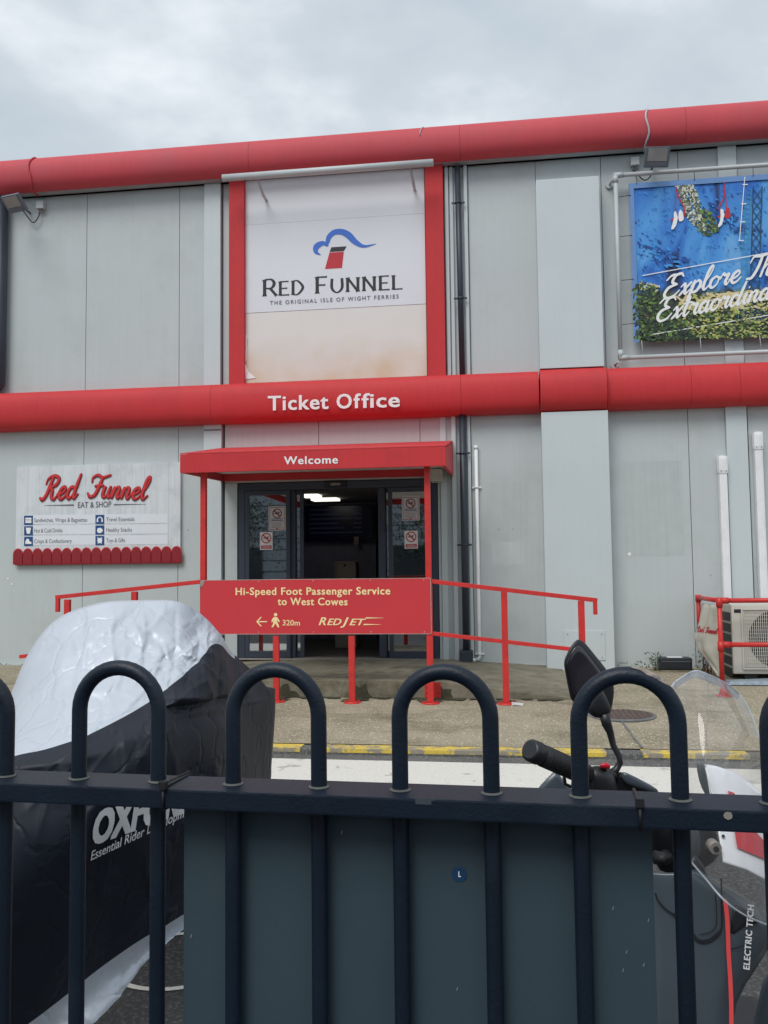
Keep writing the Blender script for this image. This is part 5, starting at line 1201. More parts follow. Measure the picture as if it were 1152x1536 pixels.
def crease(x0, y0, x1, y1, w, amp, wob=6):
    """a pinched fold running from one point of the cloth to another"""
    ax, ay = x1 - x0, y1 - y0; L2 = ax * ax + ay * ay
    dx, dy = PXA[..., 0] - x0, PXA[..., 1] - y0; t = (dx * ax + dy * ay) / L2; L_ = math.sqrt(L2)
    ph = rnd.uniform(0, 6); dd = (dx * ay - dy * ax) / L_ + wob * np.sin(t * 5 + ph)
    fade = np.clip(t * 4, 0, 1) * np.clip((1 - t) * 4, 0, 1)
    prof = np.where(dd > 0, np.exp(-dd / w), np.exp(dd / (w * 2.6)))
    DISP[:] += 1.9 * amp * fade * prof * (np.abs(dd) < w * 14)
for k in range(34):      # folds fanning down the silver top
    x0 = rnd.uniform(60, 330); y0 = rnd.uniform(905, 960); L_ = rnd.uniform(50, 150); a_ = rnd.gauss(.15, .45)
    crease(x0, y0, x0 - L_ * math.sin(a_), y0 + L_ * math.cos(a_), rnd.uniform(2, 5), rnd.choice((-1, 1, 1)) * rnd.uniform(.003, .009))
for k in range(16):      # crossing folds
    x0 = rnd.uniform(40, 260); y0 = rnd.uniform(940, 1070); L_ = rnd.uniform(50, 120); a_ = rnd.gauss(.9, .3)
    crease(x0, y0, x0 + L_ * math.sin(a_), y0 - L_ * math.cos(a_), rnd.uniform(2, 4), rnd.uniform(.003, .006))
for k in range(90):      # fine wrinkles all over the silver
    x0 = rnd.uniform(30, 335); y0 = rnd.uniform(915, 1100); L_ = rnd.uniform(18, 70); a_ = rnd.choice((rnd.gauss(.2, .3), rnd.gauss(-.9, .3), rnd.gauss(1.2, .3)))
    crease(x0, y0, x0 - L_ * math.sin(a_), y0 + L_ * math.cos(a_), rnd.uniform(1.2, 2.5), rnd.choice((-1, 1)) * rnd.uniform(.0015, .0035), 4)
for k in range(16):      # crumples at the right shoulder
    x0 = rnd.uniform(270, 345); y0 = rnd.uniform(925, 990); L_ = rnd.uniform(20, 50); a_ = rnd.uniform(-1.2, 1.2)
    crease(x0, y0, x0 + L_ * math.sin(a_), y0 + L_ * math.cos(a_), rnd.uniform(2, 4), rnd.uniform(.003, .008), 2)
for (a_, b_, c_, d_, e_, f_) in ((235, 1062, 372, 1046, 5, -.035), (230, 1050, 330, 1048, 7, .018), (300, 990, 322, 1058, 4, .016), (336, 992, 326, 1052, 4, -.018), (262, 1030, 250, 1068, 4, .010), (352, 992, 372, 1050, 5, .012), (338, 1064, 402, 1046, 4, .014), (330, 1070, 348, 1160, 6, .010), (240, 1078, 390, 1072, 8, -.010)):
    crease(a_, b_, c_, d_, e_, f_, 2)
for k in range(36):      # shallow pulls over the black flank
    x0 = rnd.uniform(0, 330); y0 = rnd.uniform(1120, 1450); L_ = rnd.uniform(50, 170); a_ = rnd.choice((rnd.gauss(.7, .25), rnd.gauss(.15, .15)))
    crease(x0, y0, x0 + L_ * math.sin(a_), y0 - L_ * math.cos(a_), rnd.uniform(3, 6), rnd.uniform(.002, .007))
for k in range(26):      # crinkled hem
    x0 = rnd.uniform(60, 330); y0 = 1560 - (x0 - 60) * .78 + rnd.uniform(-30, 10); L_ = rnd.uniform(30, 70); a_ = rnd.uniform(-.6, 1.0)
    crease(x0, y0, x0 + L_ * math.sin(a_), y0 + L_ * math.cos(a_), rnd.uniform(2, 4), rnd.uniform(-.006, .008), 2)
for j, row in enumerate(G_):
    rr = []
    for i, (px, py, d) in enumerate(row):
        p = cpt(px, py, d)
        f = 1 - abs(noise.noise(Vector((p.x * 5 + .6 * p.z, p.y * 3.6, p.z * 2.6)))) * 2
        f2 = noise.noise(Vector((p.x * 16 + p.z * 4, p.y * 12, p.z * 9)))
        rowf = min(1, j / 5) * (.008 * f + .0022 * f2 + DISP[j, i])
        rr.append(p + Vector((.55, -.75, .1)) * rowf)
    rows3.append(rr)
mcv = thing('covered_motorcycle', 'motorcycle parked under a silver and black waterproof cover', 'motorcycle', tuple(cpt(200, 1500, 3.0) * 1.0))
mcv.location.z = -.05; ORG[mcv.name] = Vector(mcv.location)
nb = nv[0]; nh = sum(nv[:4])
# far side of the cover: over the ridge and down
far = []
for k, (dy, dz) in enumerate([(0, 0), (.05, .004), (.16, -.03), (.30, -.12), (.42, -.30), (.5, -.55), (.52, -.85)]):
    far.append([Vector((p.x - .55 * dy, p.y + .83 * dy, max(.0, p.z + dz))) for p in rows3[0]])
fr_ = far[::-1][:-1] + [rows3[0]]; cs = C8
MB().grid([r_[:cs + 1] for r_ in fr_]).build('silver_top', SILV, mcv, recalc=False)
MB().grid([r_[cs:] for r_ in fr_]).build('black_far_side', BLKC, mcv, recalc=False)
MB().grid([r_[:C9 + 1] for r_ in rows3[:nb + 1]]).build('silver_panel', SILV, mcv, recalc=False)
MB().grid([r_[C9:] for r_ in rows3[:nb + 1]]).build('black_shoulder', BLKC, mcv, recalc=False)
MB().grid(rows3[nb:nh + 1]).build('black_panel', BLKC, mcv, recalc=False)
MB().grid(rows3[nh:]).build('silver_hem', SILV, mcv, recalc=False)
# right end of the cover
endc = [r_[-1] for r_ in rows3]
back = [Vector((p.x - .35, p.y + .45, p.z - .0)) for p in endc]
eg = []
for k in range(9):
    t = k / 8; eg.append([a.lerp(b, t) + Vector((.10 * math.sin(math.pi * min(1, t * 1.2)), 0, -.02 * t)) for a, b in zip(endc, back)])
MB().grid(eg).build('black_end', BLKC, mcv, recalc=False)
allp = [p for r_ in rows3 for p in r_]
bvc = BVHTree.FromPolygons(allp, [(i * NU + j, i * NU + j + 1, (i + 1) * NU + j + 1, (i + 1) * NU + j) for i in range(len(rows3) - 1) for j in range(NU - 1)])
def px_text(s, pa, pb, cap, bold, shear, m, parent, bv_, lift, tilt=0, spacing=1, vertical=False):
    """print on a curved cloth: text laid out, cut fine, then pressed onto the surface"""
    me = text_mesh(s, bold, 0, spacing); bm = bmesh.new(); bm.from_mesh(me)
    bmesh.ops.triangulate(bm, faces=bm.faces[:])
    for _ in range(3):
        le = [e for e in bm.edges if e.calc_length() > .09]
        if le: bmesh.ops.subdivide_edges(bm, edges=le, cuts=1); bmesh.ops.triangulate(bm, faces=bm.faces[:])
    xs = [v.co.x for v in bm.verts]; x0, x1 = min(xs), max(xs)
    A_, B_ = Vector(pa), Vector(pb); ax = (B_ - A_); ln = ax.length; ax.normalize(); up = Vector((ax.y, -ax.x)) if not tilt else Vector((math.sin(rad(tilt)), -math.cos(rad(tilt))))
    for v in bm.verts:
        q = A_ + ax * ((v.co.x - x0) / (x1 - x0) * ln) + (up * cap / .72 + ax * shear * cap / .72) * v.co.y
        d = (cpt(q.x, q.y, 2) - CP).normalized(); h = bv_.ray_cast(CP, d)
        v.co = h[0] - d * (lift + v.co.z) if h[0] is not None else cpt(q.x, q.y, 2.6)
    me2 = bpy.data.meshes.new('lettering'); bm.to_mesh(me2); bm.free(); return link('lettering', me2, m, parent)
px_text('OXFORD', (136, 1268), (296, 1211), 50, .055, .05, WPRINT, mcv, bvc, .006, tilt=6)
px_text('Essential Rider Development', (136, 1291), (294, 1217), 15, .014, .0, WPRINT, mcv, bvc, .006, tilt=8)

# ------------------------------------------------------------------ scooter
sc = thing('electric_scooter', 'dark grey electric scooter with clear windscreen and white and red nose panel', 'scooter', (.55, 1.6, -.05))
def poly3(pts, d, thick, m, name, parent=sc, bev=0, push=None):
    P_ = [cpt(x_, y_, d if not callable(d) else d(x_, y_)) for x_, y_ in pts]
    return MB().prism(P_, tuple((CF if push is None else push) * thick), bev).build(name, m, parent)
def relief(pts, d, m, name, parent=sc, thick=.03, dome=.01, k=3, sm=True):
    """closed outline with a domed face and a rounded rim going back"""
    P2 = smooth_poly(pts, k) if sm else pts; cx = sum(p[0] for p in P2) / len(P2); cy_ = sum(p[1] for p in P2) / len(P2)
    dd = d if callable(d) else (lambda x_, y_: d); mb = MB(); rings = []
    for s_, off in ((1.0, thick), (1.0, .006), (.985, .001), (.94, -.25 * dome), (.7, -.75 * dome), (.35, -dome)):
        rings.append([mb.bm.verts.new(cpt(cx + (p[0] - cx) * s_, cy_ + (p[1] - cy_) * s_, dd(cx + (p[0] - cx) * s_, cy_ + (p[1] - cy_) * s_) + off)) for p in P2])
    n = len(P2)
    for a, b in zip(rings, rings[1:]):
        for i in range(n): f = mb.bm.faces.new([a[i], a[(i + 1) % n], b[(i + 1) % n], b[i]]); f.smooth = True
    c = mb.bm.verts.new(cpt(cx, cy_, dd(cx, cy_) - dome))
    for i in range(n): f = mb.bm.faces.new([rings[-1][i], rings[-1][(i + 1) % n], c]); f.smooth = True
    mb.bm.faces.new(rings[0]); return mb.build(name, m, parent)
# mirror
mo = [(866, 959.5), (876, 963), (892, 982), (908, 1002), (919, 1022), (921, 1040), (918, 1060), (914, 1072), (905, 1076), (893, 1076.5), (882, 1069), (859, 1052), (854, 1040), (849, 1015), (846, 997), (848, 986), (856, 970)]
md = lambda x_, y_: 1.50 + (x_ - 885) * .0005
hs = relief(mo, md, SCB, 'mirror_housing', thick=.035, dome=.004, k=2)
mi = [(866, 968), (874, 972), (888, 990), (903, 1010), (904, 1016), (893, 1030), (884, 1052), (876, 1054), (862, 1045), (858, 1036), (853, 1012), (850, 998), (853, 986), (860, 973)]
relief(mi, lambda x_, y_: md(x_, y_) - .006, MIRG, 'mirror_glass', hs, .003, .001, 2)
relief([(903, 1032), (916, 1062), (912, 1073), (898, 1075.5), (884, 1069), (887, 1050), (894, 1036)], lambda x_, y_: md(x_, y_) - .012, SCB, 'mirror_socket', sc, .02, .008, 2)
S3 = lambda px, py, d: cpt(px, py, d)
MB().tube([S3(906, 1070, 1.50), S3(910, 1086, 1.50), S3(915, 1098, 1.50), S3(920, 1118, 1.50), S3(929, 1135, 1.49), S3(930, 1144, 1.49), S3(925, 1153, 1.49), S3(917, 1162, 1.485)], [.009, .0085, .0062, .0052, .005, .0052, .0058, .0085], 12).build('mirror_stem', SCB, sc)
bo = []
for k in range(7): bo.append(S3(919 - k * 2.0, 1156 + k * 3.0, 1.485))
MB().tube(bo, [.008, .0125, .0115, .014, .013, .0155, .015], 14).build('mirror_boot', RUBBER, sc)
# grip and bar
a, b, c_ = S3(800, 1127, 1.36), S3(878, 1162, 1.45), S3(930, 1186, 1.52)
dirv = (b - a).normalized()
gp = MB().tube([a + dirv * .014, b], .0168, 20).build('handle_grip', RUBBER, sc)
MB().tube([a - dirv * .010, a - dirv * .006, a + dirv * .010, a + dirv * .012], [.013, .0172, .0180, .0176], 20).build('bar_end', SCB, sc)
for k in range(10):
    q = a + dirv * (.03 + k * .009); MB().tube([q, q + dirv * .003], .0175, 16).build('grip_ring', RUBBER, gp)
MB().tube([b - dirv * .002, c_], .0115, 14).build('handlebar', GALV, sc)
relief([(880, 1154), (890, 1149), (904, 1150), (916, 1158), (924, 1172), (926, 1190), (914, 1204), (890, 1204), (876, 1190), (874, 1168)], 1.46, SCB, 'switch_housing', thick=.045, dome=.018, k=3)
relief([(882, 1152), (888, 1150), (893, 1166), (890, 1190), (883, 1202), (878, 1196)], 1.445, SCB, 'switch_collar', thick=.03, dome=.006, k=3)
relief([(900, 1147), (908, 1144), (915, 1147), (914, 1153), (903, 1153)], 1.445, SCR, 'red_switch', thick=.012, dome=.004, k=3)
MB().tube([S3(846, 1165, 1.43), S3(848, 1176, 1.43), S3(856, 1180, 1.43), S3(868, 1178, 1.44)], .0028, 8).build('brake_lever', SCB, sc)
relief([(858, 1170), (870, 1172), (872, 1182), (858, 1184)], 1.44, SCB, 'lever_clamp', thick=.02, dome=.004)
# dash, cowl
relief([(922, 1160), (940, 1160), (960, 1170), (978, 1182), (990, 1200), (960, 1215), (925, 1212), (916, 1185)], 1.50, SCB, 'dashboard', thick=.05, dome=.006, k=2)
relief([(935, 1158), (946, 1162), (966, 1172), (986, 1184), (984, 1190), (962, 1184), (940, 1176), (932, 1166)], 1.475, SCG, 'dashboard_hood', thick=.02, dome=.004, k=2)
relief([(794, 1200), (830, 1158), (842, 1166), (858, 1184), (880, 1200), (880, 1215), (800, 1215)], 1.62, SCG, 'rear_cowl', thick=.06, dome=.006, k=2)
# leg shield: large curved panel with glove box
ld = lambda x_, y_: 1.50 - .00016 * (x_ - 985) - .00022 * (y_ - 1300) + .0000022 * (x_ - 1060) ** 2
rows = []
Lx = [(1235, 975), (1290, 978), (1306, 980), (1400, 984), (1536, 990), (1800, 1000), (2100, 1010)]
Rx = [(1235, 1045), (1290, 1062), (1306, 1100), (1340, 1160), (1400, 1165), (1536, 1098), (1800, 1060), (2100, 1040)]
for j in range(30):
    y_ = 1303 + (2100 - 1303) * (j / 29) ** 1.3
    xl_ = np.interp(y_, [q[0] for q in Lx], [q[1] for q in Lx]) - 30; xr2 = np.interp(y_, [1303, 1322, 1345, 1380, 1410, 1440, 1470, 1500, 1536, 1800, 2100], [1048, 1078, 1118, 1158, 1160, 1143, 1122, 1106, 1099, 1075, 1050])
    rows.append([cpt(xl_ + (xr2 - xl_) * i / 24, y_ + 6 * math.sin(math.pi * i / 24) * (j == 0), ld(xl_ + (xr2 - xl_) * i / 24, y_) + .03 * (abs(2 * i / 24 - 1) ** 6)) for i in range(25)])
ls = MB().grid(rows).build('leg_shield', SCG, sc, recalc=False); sm = ls.modifiers.new('t', 'SOLIDIFY'); sm.thickness = .012; sm.offset = 1 if ls.data.polygons[200].normal.dot(CF) > 0 else -1
lf = lambda x_, y_: ld(x_, y_) - .003
def sline(pts, wpx, m, name, off=.003, par=ls):
    P2 = catmull(pts, 5); mb = MB(); fn = lambda x_, y_, d: cpt(x_, y_, ld(x_, y_) - off + .03 * 0); stroke(mb, P2, lambda t, d: wpx(t) if callable(wpx) else wpx, fn, 0, 0); return mb.build(name, m, par)
sline([(983, 1340), (988, 1352), (1000, 1365), (1014, 1374), (1030, 1388), (1045, 1409), (1058, 1412), (1070, 1407), (1081, 1396), (1083, 1380), (1082, 1345), (1082, 1318)], lambda t: 2.5 + 3 * (.25 < t < .72), SCB, 'glove_box_seam')
sline([(1073, 1340), (1075, 1370), (1074, 1388), (1066, 1398), (1050, 1402)], 1.4, SCB, 'glove_box_seam', .0034)
sline([(1088, 1352), (1091, 1380), (1093, 1430), (1096, 1480), (1097, 1536), (1094, 1620), (1088, 1800)], lambda t: 6.4, SCO, 'red_stripe', .004)
relief([(1100, 1362), (1112, 1360), (1128, 1372), (1140, 1384), (1120, 1388), (1108, 1396), (1096, 1400)], lambda x_, y_: ld(x_, y_) - .002, SCB, 'dark_inset', ls, .004, .001, 2)
sline([(1092, 1424), (1105, 1422), (1125, 1415)], 1.6, SCB, 'panel_crease', .0036)
# vertical printed text
def side_text(s, pa, pb, cap, m):
    me = text_mesh(s, .035, .0, 1.1); co = np.empty(len(me.vertices) * 3); me.vertices.foreach_get('co', co); co = co.reshape(-1, 3)
    x0, x1 = co[:, 0].min(), co[:, 0].max(); out = []
    for c in co:
        t = (c[0] - x0) / (x1 - x0); px = pa[0] + (pb[0] - pa[0]) * t - c[1] * cap / .72; py = pa[1] + (pb[1] - pa[1]) * t - c[1] * 2.5
        out.append(cpt(px, py, ld(px, py) - .006 - c[2] * .5))
    me.vertices.foreach_set('co', np.array(out).ravel()); me.update(); return link('lettering', me, m, ls)
side_text('ELECTRIC TECH', (1124, 1455), (1131, 1358), 9.5, WPRINT)
# right rear fairing beyond the shield
relief([(1180, 1440), (1150, 1460), (1140, 1490), (1130, 1536), (1122, 1600), (1200, 1640), (1240, 1500)], 1.66, SCG, 'side_fairing', thick=.05, dome=.01)
# upper inner parts below the rail
relief([(975, 1228), (1010, 1222), (1062, 1228), (1075, 1250), (1078, 1282), (1060, 1300), (1030, 1312), (990, 1306), (976, 1270)], 1.60, SCB, 'inner_cowl', thick=.08, dome=.01, k=2)
relief([(1012, 1226), (1040, 1226), (1052, 1262), (1046, 1290), (1022, 1290), (1010, 1260)], 1.58, SCG, 'steering_cover', thick=.05, dome=.012, k=2)
relief([(1040, 1282), (1056, 1300), (1059, 1322), (1052, 1336), (1040, 1332), (1028, 1310)], 1.53, SCB, 'latch', thick=.03, dome=.008, k=2)
MB().tube([S3(983, 1286, 1.56), S3(994, 1288, 1.55), S3(1000, 1284, 1.56)], .012, 12).build('ignition', RUBBER, sc)
# white nose panel
wd_ = lambda x_, y_: 1.50 + .0003 * (x_ - 1080) - .0007 * (y_ - 1200)
wp_ = relief([(1057, 1146), (1075, 1149), (1100, 1157), (1124, 1172), (1146, 1192), (1160, 1225), (1168, 1270), (1166, 1326), (1150, 1322), (1120, 1306), (1084, 1294), (1079, 1262), (1073, 1225), (1065, 1185)], wd_, SCW, 'nose_panel', thick=.02, dome=.002, k=1, sm=False)
relief([(1045, 1145), (1056, 1146), (1064, 1185), (1066, 1200), (1058, 1192), (1049, 1172)], 1.48, SCG, 'nose_trim', thick=.02, dome=.002, k=2)
MB().prism([cpt(x_, y_, wd_(x_, y_) - .006) for x_, y_ in ((1092, 1186), (1101, 1189), (1136, 1250), (1147, 1262), (1153, 1291), (1106, 1271), (1102, 1246))], tuple(-CF * .001)).build('red_flash', SCR, wp_)
MB().tube([cpt(1085, 1254, wd_(1085, 1254) - .006), cpt(1085, 1254, wd_(1085, 1254))], .0026, 12).build('screw', DKBOX, wp_)
q = cpt(1074, 1273, wd_(1074, 1273) - .012); MB().tube([q, q + CF * .02], .0098, 18).build('screen_bolt', GALV, sc); q2 = q - CF * .003; MB().tube([q2, q2 + CF * .004], .0045, 12).build('screen_bolt_centre', DKBOX, sc)
# windscreen: bent clear sheet
Wk = [  # rows: y of left..right, x positions, depth
 [(1012, 1024, 1.46), (1030, 1012, 1.45), (1045, 1006.5, 1.44), (1066, 1014, 1.45), (1090, 1026, 1.47), (1108, 1040, 1.50)],
 [(1004, 1040, 1.44), (1024, 1034, 1.42), (1048, 1032, 1.40), (1074, 1038, 1.41), (1102, 1050, 1.44), (1124, 1065, 1.49)],
 [(1004, 1085, 1.41), (1024, 1080, 1.38), (1050, 1080, 1.36), (1080, 1084, 1.36), (1112, 1092, 1.40), (1138, 1105, 1.47)],
 [(1010, 1150, 1.39), (1030, 1150, 1.35), (1056, 1150, 1.32), (1088, 1152, 1.33), (1122, 1156, 1.38), (1149, 1162, 1.46)],
 [(1020, 1215, 1.38), (1040, 1222, 1.34), (1068, 1228, 1.31), (1100, 1232, 1.32), (1134, 1235, 1.37), (1162, 1238, 1.46)],
 [(1030, 1270, 1.39), (1052, 1286, 1.35), (1082, 1304, 1.32), (1114, 1316, 1.33), (1148, 1322, 1.38), (1176, 1325, 1.47)],
 [(1038, 1294, 1.40), (1060, 1320, 1.37), (1086, 1350, 1.34), (1114, 1371, 1.35), (1150, 1387, 1.39), (1186, 1396, 1.48)]]
Gw = interp_grid(Wk, 32, [7, 7, 7, 7, 7, 7])
RW = [[cpt(*q) for q in row] for row in Gw]
ws = MB().grid(RW).build('windscreen', SCREEN, sc, recalc=False)
brd = [RW[0][i] for i in range(32)] + [RW[j][-1] for j in range(1, len(RW))] + [RW[-1][i] for i in range(30, -1, -1)] + [RW[j][0] for j in range(len(RW) - 2, 0, -1)]
MB().tube(brd + [brd[0]], .0016, 8).build('windscreen_edge', SCREENE, ws)
MB().tube([p + CF * .004 + CU * -.006 for p in RW[0]], .0052, 8, sx=.4).build('windscreen_rim', SCREENE, ws)
# reinforcing crease lines in the screen
MB().tube([RW[j][17 - j // 5] - CF * .001 for j in range(3, 22)], .0005, 6).build('screen_scratch', GALV, ws)
# hidden lower half so the machine stands on the road
zr_ = -.05; fx_, fy_ = .42, 1.75
def wheel(cx, cyy):
    mb = MB(); n = 28; ax = Vector((.2, 1, 0)).normalized(); pts = [Vector((cx, cyy, zr_ + .22)) + (ax * math.cos(2 * math.pi * k / n) + Vector((0, 0, 1)) * math.sin(2 * math.pi * k / n)) * .175 for k in range(n + 1)]
    w_ = MB().tube(pts, .045, 10, cap=False).build('wheel', RUBBER, sc); MB().tube([Vector((cx - .03, cyy, zr_ + .22)), Vector((cx + .03, cyy, zr_ + .22))], .14, 20).build('rim', GALV, w_)
wheel(.72, 1.95); wheel(.28, 2.95)
MB().tube([(.62, 1.82, .62), (.66, 1.88, .45), (.72, 1.95, .17)], .025, 10).build('fork', GALV, sc)
MB().box(.25, .62, 1.75, 2.5, .28, .34, .02).build('floorboard', SCB, sc)

# ------------------------------------------------------------------ near fence
zrail = EYE - .24
f0, f1 = at(0, 1174.6, Z=zrail), at(1152, 1217.4, Z=zrail); b0_, b1_ = at(0, 1152.8, Z=zrail), at(1152, 1193.9, Z=zrail)
fd = (f1 - f0).normalized(); fn_ = Vector((-fd.y, fd.x, 0)); wdt = ((b0_ - f0).dot(fn_) + (b1_ - f0).dot(fn_)) / 2
fence = thing('bow_top_fence', 'dark blue bow top metal railing across the foreground', 'fence', (0, .95, -.05))
A_ = f0 - fd * .6; B_ = f1 + fd * .6; hh = .0215
MB().hexa([A_ - _u * hh, B_ - _u * hh, B_ + fn_ * wdt - _u * hh, A_ + fn_ * wdt - _u * hh, A_, B_, B_ + fn_ * wdt, A_ + fn_ * wdt], .0022).build('rail', FENCE, fence)
LR = .18 + .05 - .05
MB().hexa([A_ - _u * (zrail - .10), B_ - _u * (zrail - .10), B_ + fn_ * wdt - _u * (zrail - .10), A_ + fn_ * wdt - _u * (zrail - .10), A_ - _u * (zrail - .13), B_ - _u * (zrail - .13), B_ + fn_ * wdt - _u * (zrail - .13), A_ + fn_ * wdt - _u * (zrail - .13)], .002).build('rail', FENCE, fence)
Rb = .0090
def on_rail(px):   # where a bar centre seen at px crosses the rail's middle line
    best = None
    mA = f0 + fn_ * wdt * .5; d = CR * (px - 576) + CF * F_PX - CU * (1180 + .036 * (px - 576) - 768)
    # intersect vertical plane through the camera ray with rail line
    nx, ny = -d.y, d.x; t = -(mA.x * nx + mA.y * ny) / (fd.x * nx + fd.y * ny); return mA + fd * t
pairs = [(None, 9.5), (118.5, 237.5), (350, 478.5), (600.5, 737.5), (870.5, 1020.5), (1157, 1312)]
tops = [1003, 990, 992.5, 995, 999.5, 1008]
WELD = mat('weld_ring', (.085, .09, .085, 1), .6, var=.3, scale=80)
for (a, b), ty in zip(pairs, tops):
    pb = on_rail(b); pa = on_rail(a) if a is not None else pb - fd * .089
    R0 = (pb - pa).length / 2; c = (pa + pb) / 2
    # height of the arch so its outer top meets the photo
    dist = (c - CP).dot(CF); cpx = (576 + F_PX * (c - CP).dot(CR) / dist)
    ztop = at(cpx, ty, Y=c.y).z - Rb
    zc2 = ztop - R0
    pts = [pa - _u * 1.05, pa - _u * .6, pa - _u * .3, pa] + [Vector((pa.x, pa.y, zrail + (zc2 - zrail) * k / 3)) for k in (1, 2)]
    for k in range(19):
        t = math.pi - math.pi * k / 18; pts.append(Vector((c.x, c.y, zc2)) + fd * R0 * math.cos(t) + _u * R0 * math.sin(t))
    pts += [Vector((pb.x, pb.y, zrail + (zc2 - zrail) * k / 3)) for k in (2, 1)] + [pb, pb - _u * .3, pb - _u * .6, pb - _u * 1.05]
    hb = MB().tube(pts, Rb, 20).build('hoop_bar', FENCE, fence)
    for p in (pa, pb):
        MB().tube([p + _u * .0003, p + _u * .0012, p + _u * .0022], [Rb + .0035, Rb + .0028, Rb + .0004], 20).build('weld', WELD, hb)
    if a == 870.5:   # worn patch at the shoulder of this hoop
        wpp = MB(); rr = []
        for k in range(9):
            t = rad(88 - k * 6.5); rr.append(Vector((c.x, c.y, zc2)) + fd * (R0) * math.cos(t) + _u * (R0) * math.sin(t))
        rows = []
        for i, p in enumerate(rr):
            t = rad(88 - i * 6.5); o_ = fd * math.cos(t) + _u * math.sin(t); sd_ = -fn_
            jj = .35 + .55 * math.sin(math.pi * (i + .5) / 9); rows.append([p + (o_ * math.cos(g_) + sd_ * math.sin(g_)) * (Rb + .0003) for g_ in np.linspace(rad(-30 - 8 * random.random()), rad(-30) + rad(85) * jj + rad(14) * random.random(), 7)])
        wpp.grid(rows); wpp.build('worn_patch', mat('bare_worn_patch', (.30, .245, .21, 1), .7, var=.5, scale=160, dirt=(.02, .03, .045, 1), dirtamt=.9, dscale=120), hb)
# posts far left and right carry the fence
for p in (A_ + fn_ * wdt / 2, B_ + fn_ * wdt / 2):
    MB().box(p.x - .03, p.x + .03, p.y - .03, p.y + .03, -.05, zrail + .05, .003).build('post', FENCE, fence)
# small bits on the rail
q = at(1092, 1223.5, Y=(f0 + fd * ((at(1092, 1223.5, Y=f1.y).x - f0.x))).y - .0006)
mb = MB(); mb.prism([q + fd * .0045 * math.cos(a) * random.uniform(.8, 1.15) + _u * .0042 * math.sin(a) * random.uniform(.8, 1.15) for a in [2 * math.pi * k / 8 for k in range(8)]], tuple(-fn_ * .0004)); mb.build('bare_spot', GALV, fence)
qa = at(623, 1200.5, Y=.951); yy_ = (f0 + fd * (qa.x - f0.x)).y - .0006; qa = at(623, 1197, Y=yy_); qb = at(655, 1207, Y=yy_)
MB().prism([(qa.x, yy_, qa.z), (qb.x, yy_, qa.z), (qb.x, yy_, qb.z), (qa.x, yy_, qb.z)], (0, -.0003, 0)).build('tape_scrap', mat('faded_tape', (.05, .065, .08, 1), .5), fence)
# board tied to the fence
bd = thing('blank_board', 'large blank teal grey board tied to the back of the railing', 'board', (-.05, 1.02, .3))
yo = .045 + .0
def on_board(px):
    mA = f0 + fn_ * (wdt * .5 + .0135); d = CR * (px - 576) + CF * F_PX - CU * (1350 - 768)
    nx, ny = -d.y, d.x; t = -(mA.x * nx + mA.y * ny) / (fd.x * nx + fd.y * ny); return mA + fd * t
p0, p1 = on_board(275.5), on_board(981)
zt3, zb3 = zrail - hh - .002, .25
MB().hexa([Vector((p0.x, p0.y, zb3)), Vector((p1.x, p1.y, zb3)), Vector((p1.x, p1.y, zb3)) + fn_ * .006, Vector((p0.x, p0.y, zb3)) + fn_ * .006, Vector((p0.x, p0.y, zt3)), Vector((p1.x, p1.y, zt3)), Vector((p1.x, p1.y, zt3)) + fn_ * .006, Vector((p0.x, p0.y, zt3)) + fn_ * .006], .0008).build('board_sheet', BOARD, bd)
# round sticker with L
def board_pt(px, py, lift=.0006):
    mA = f0 + fn_ * (wdt * .5 + .0135 - lift); d = CR * (px - 576) + CF * F_PX - CU * (py - 768)
    t = (mA - CP).dot(fn_) / d.dot(fn_); return CP + d * t
c = board_pt(689, 1311.5)
st = thing('round_sticker', 'small round blue sticker bearing a white L on the board', 'sticker', tuple(c))
MB().prism([c + fd * .0082 * math.cos(a) + _u * .0078 * math.sin(a) for a in [2 * math.pi * k / 24 for k in range(24)]], tuple(-fn_ * .0003)).build('disc', mat('sticker_blue', (.012, .055, .13, 1), .35), st)
MB().prism([board_pt(x_, y_, .0012) for x_, y_ in ((687.5, 1307), (689, 1307), (689, 1314), (691.5, 1314), (691.5, 1315.5), (687.5, 1315.5))], tuple(-fn_ * .0002)).build('lettering', WPRINT, st)
for (x_, y_) in ((685, 1483), (939, 1428), (934, 1455), (965, 1447), (972, 1380), (919, 1362), (512, 1248), (286, 1404)):
    pp_ = [board_pt(x_ + dx, y_ + dy, .0007) for dx, dy in ((-.8, 2.5), (1.2, -3), (2.0, -2), (.8, 3))]
    MB().prism(pp_, tuple(-fn_ * .0002)).build('scratch', GALV, bd)
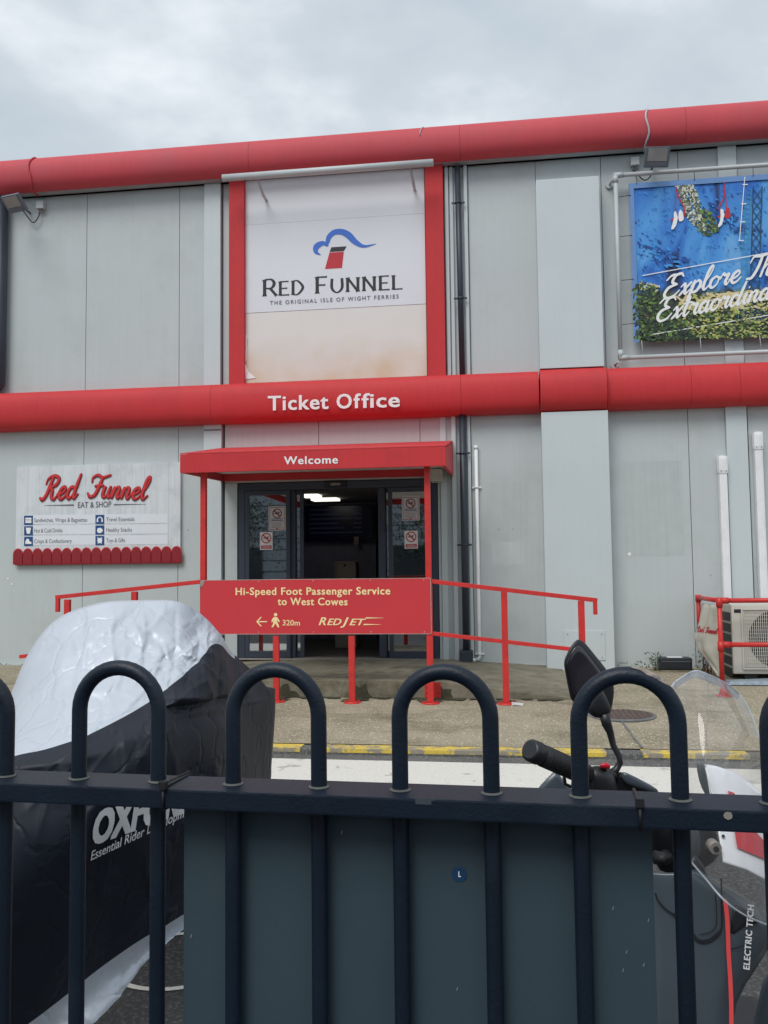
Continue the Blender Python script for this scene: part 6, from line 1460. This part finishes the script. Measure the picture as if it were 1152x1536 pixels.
# cable ties
for px, lb in ((264, 'black cable tie with a long tail around the rail above the board\'s left end'), (955, 'black cable tie around the rail above the board\'s right end')):
    p = on_rail(px); p = p - fn_ * wdt * .5; t = thing('cable_tie', lb, 'cable tie', tuple(p), 'cable ties holding the board to the railing')
    w2 = .0028; loop = [(-.0012, .0012), (-.0012, -hh - .0012), (wdt + .0012, -hh - .0012), (wdt + .0012, .0012)]
    for i in range(4):
        (a0, z0), (a1, z1) = loop[i], loop[(i + 1) % 4]
        P0, P1 = p + fn_ * a0 + _u * z0, p + fn_ * a1 + _u * z1
        MB().tube([P0, P1], w2 * .62, 6).build('strap', RUBBER, t)
    hd = p + _u * .003 - fn_ * .001
    MB().box(hd.x - .0042, hd.x + .0042, hd.y - .004, hd.y + .004, hd.z - .003, hd.z + .0062, .001).build('tie_head', RUBBER, t)
    if px < 500: MB().tube([hd + _u * .003, hd + _u * .006 + fd * .008 + fn_ * .02, hd + _u * .009 + fd * .016 + fn_ * .034], .0012, 6).build('tail', RUBBER, t)

# ------------------------------------------------------------------ what the door glass reflects: the far side of the road behind the camera
ob = thing('opposite_building', 'grey horizontally clad building across the road mirrored in the door glass', 'building', (-4, -16, -.05))
for k in range(14): MB().box(-22, 10, -16 + .03 * (k % 2), -15.8 + .03 * (k % 2), k * .5, k * .5 + .46, .01).build('cladding_board', OPP, ob)
MB().box(-22, 10, -22, -16.05, -.05, 7).build('wall', OPPW, ob)
for x_ in (-13, -9, -5, -1, 3): MB().box(x_, x_ + 2, -15.75, -15.7, 1, 2.6, .01).build('window', OPPW, ob)
random.seed(3)
for tx, ty, lb in ((-10, -9, 'roadside tree mirrored in the left door glass'), (-3.0, -11, 'roadside tree mirrored in the right door glass')):
    tr = thing('tree', lb, 'tree', (tx, ty, -.05), 'trees behind the camera')
    MB().tube([(tx, ty, -.05), (tx + .1, ty, 1.5), (tx + .05, ty, 3.2)], [.16, .12, .06], 10).build('trunk', BARK, tr)
    mb = MB()
    for k in range(2200):
        q = Vector((random.gauss(0, .9), random.gauss(0, .9), random.gauss(0, .8))); q = Vector((tx, ty, 3.3)) + q; r_ = random.uniform(.05, .12); d = Vector((random.uniform(-1, 1), random.uniform(-1, 1), random.uniform(-1, 1))).normalized(); e = d.orthogonal().normalized()
        mb.face([q, q + (d + e) * r_ * .5, q + d * r_, q + (d - e) * r_ * .5])
    mb.build('crown', CROWN, tr, recalc=False)
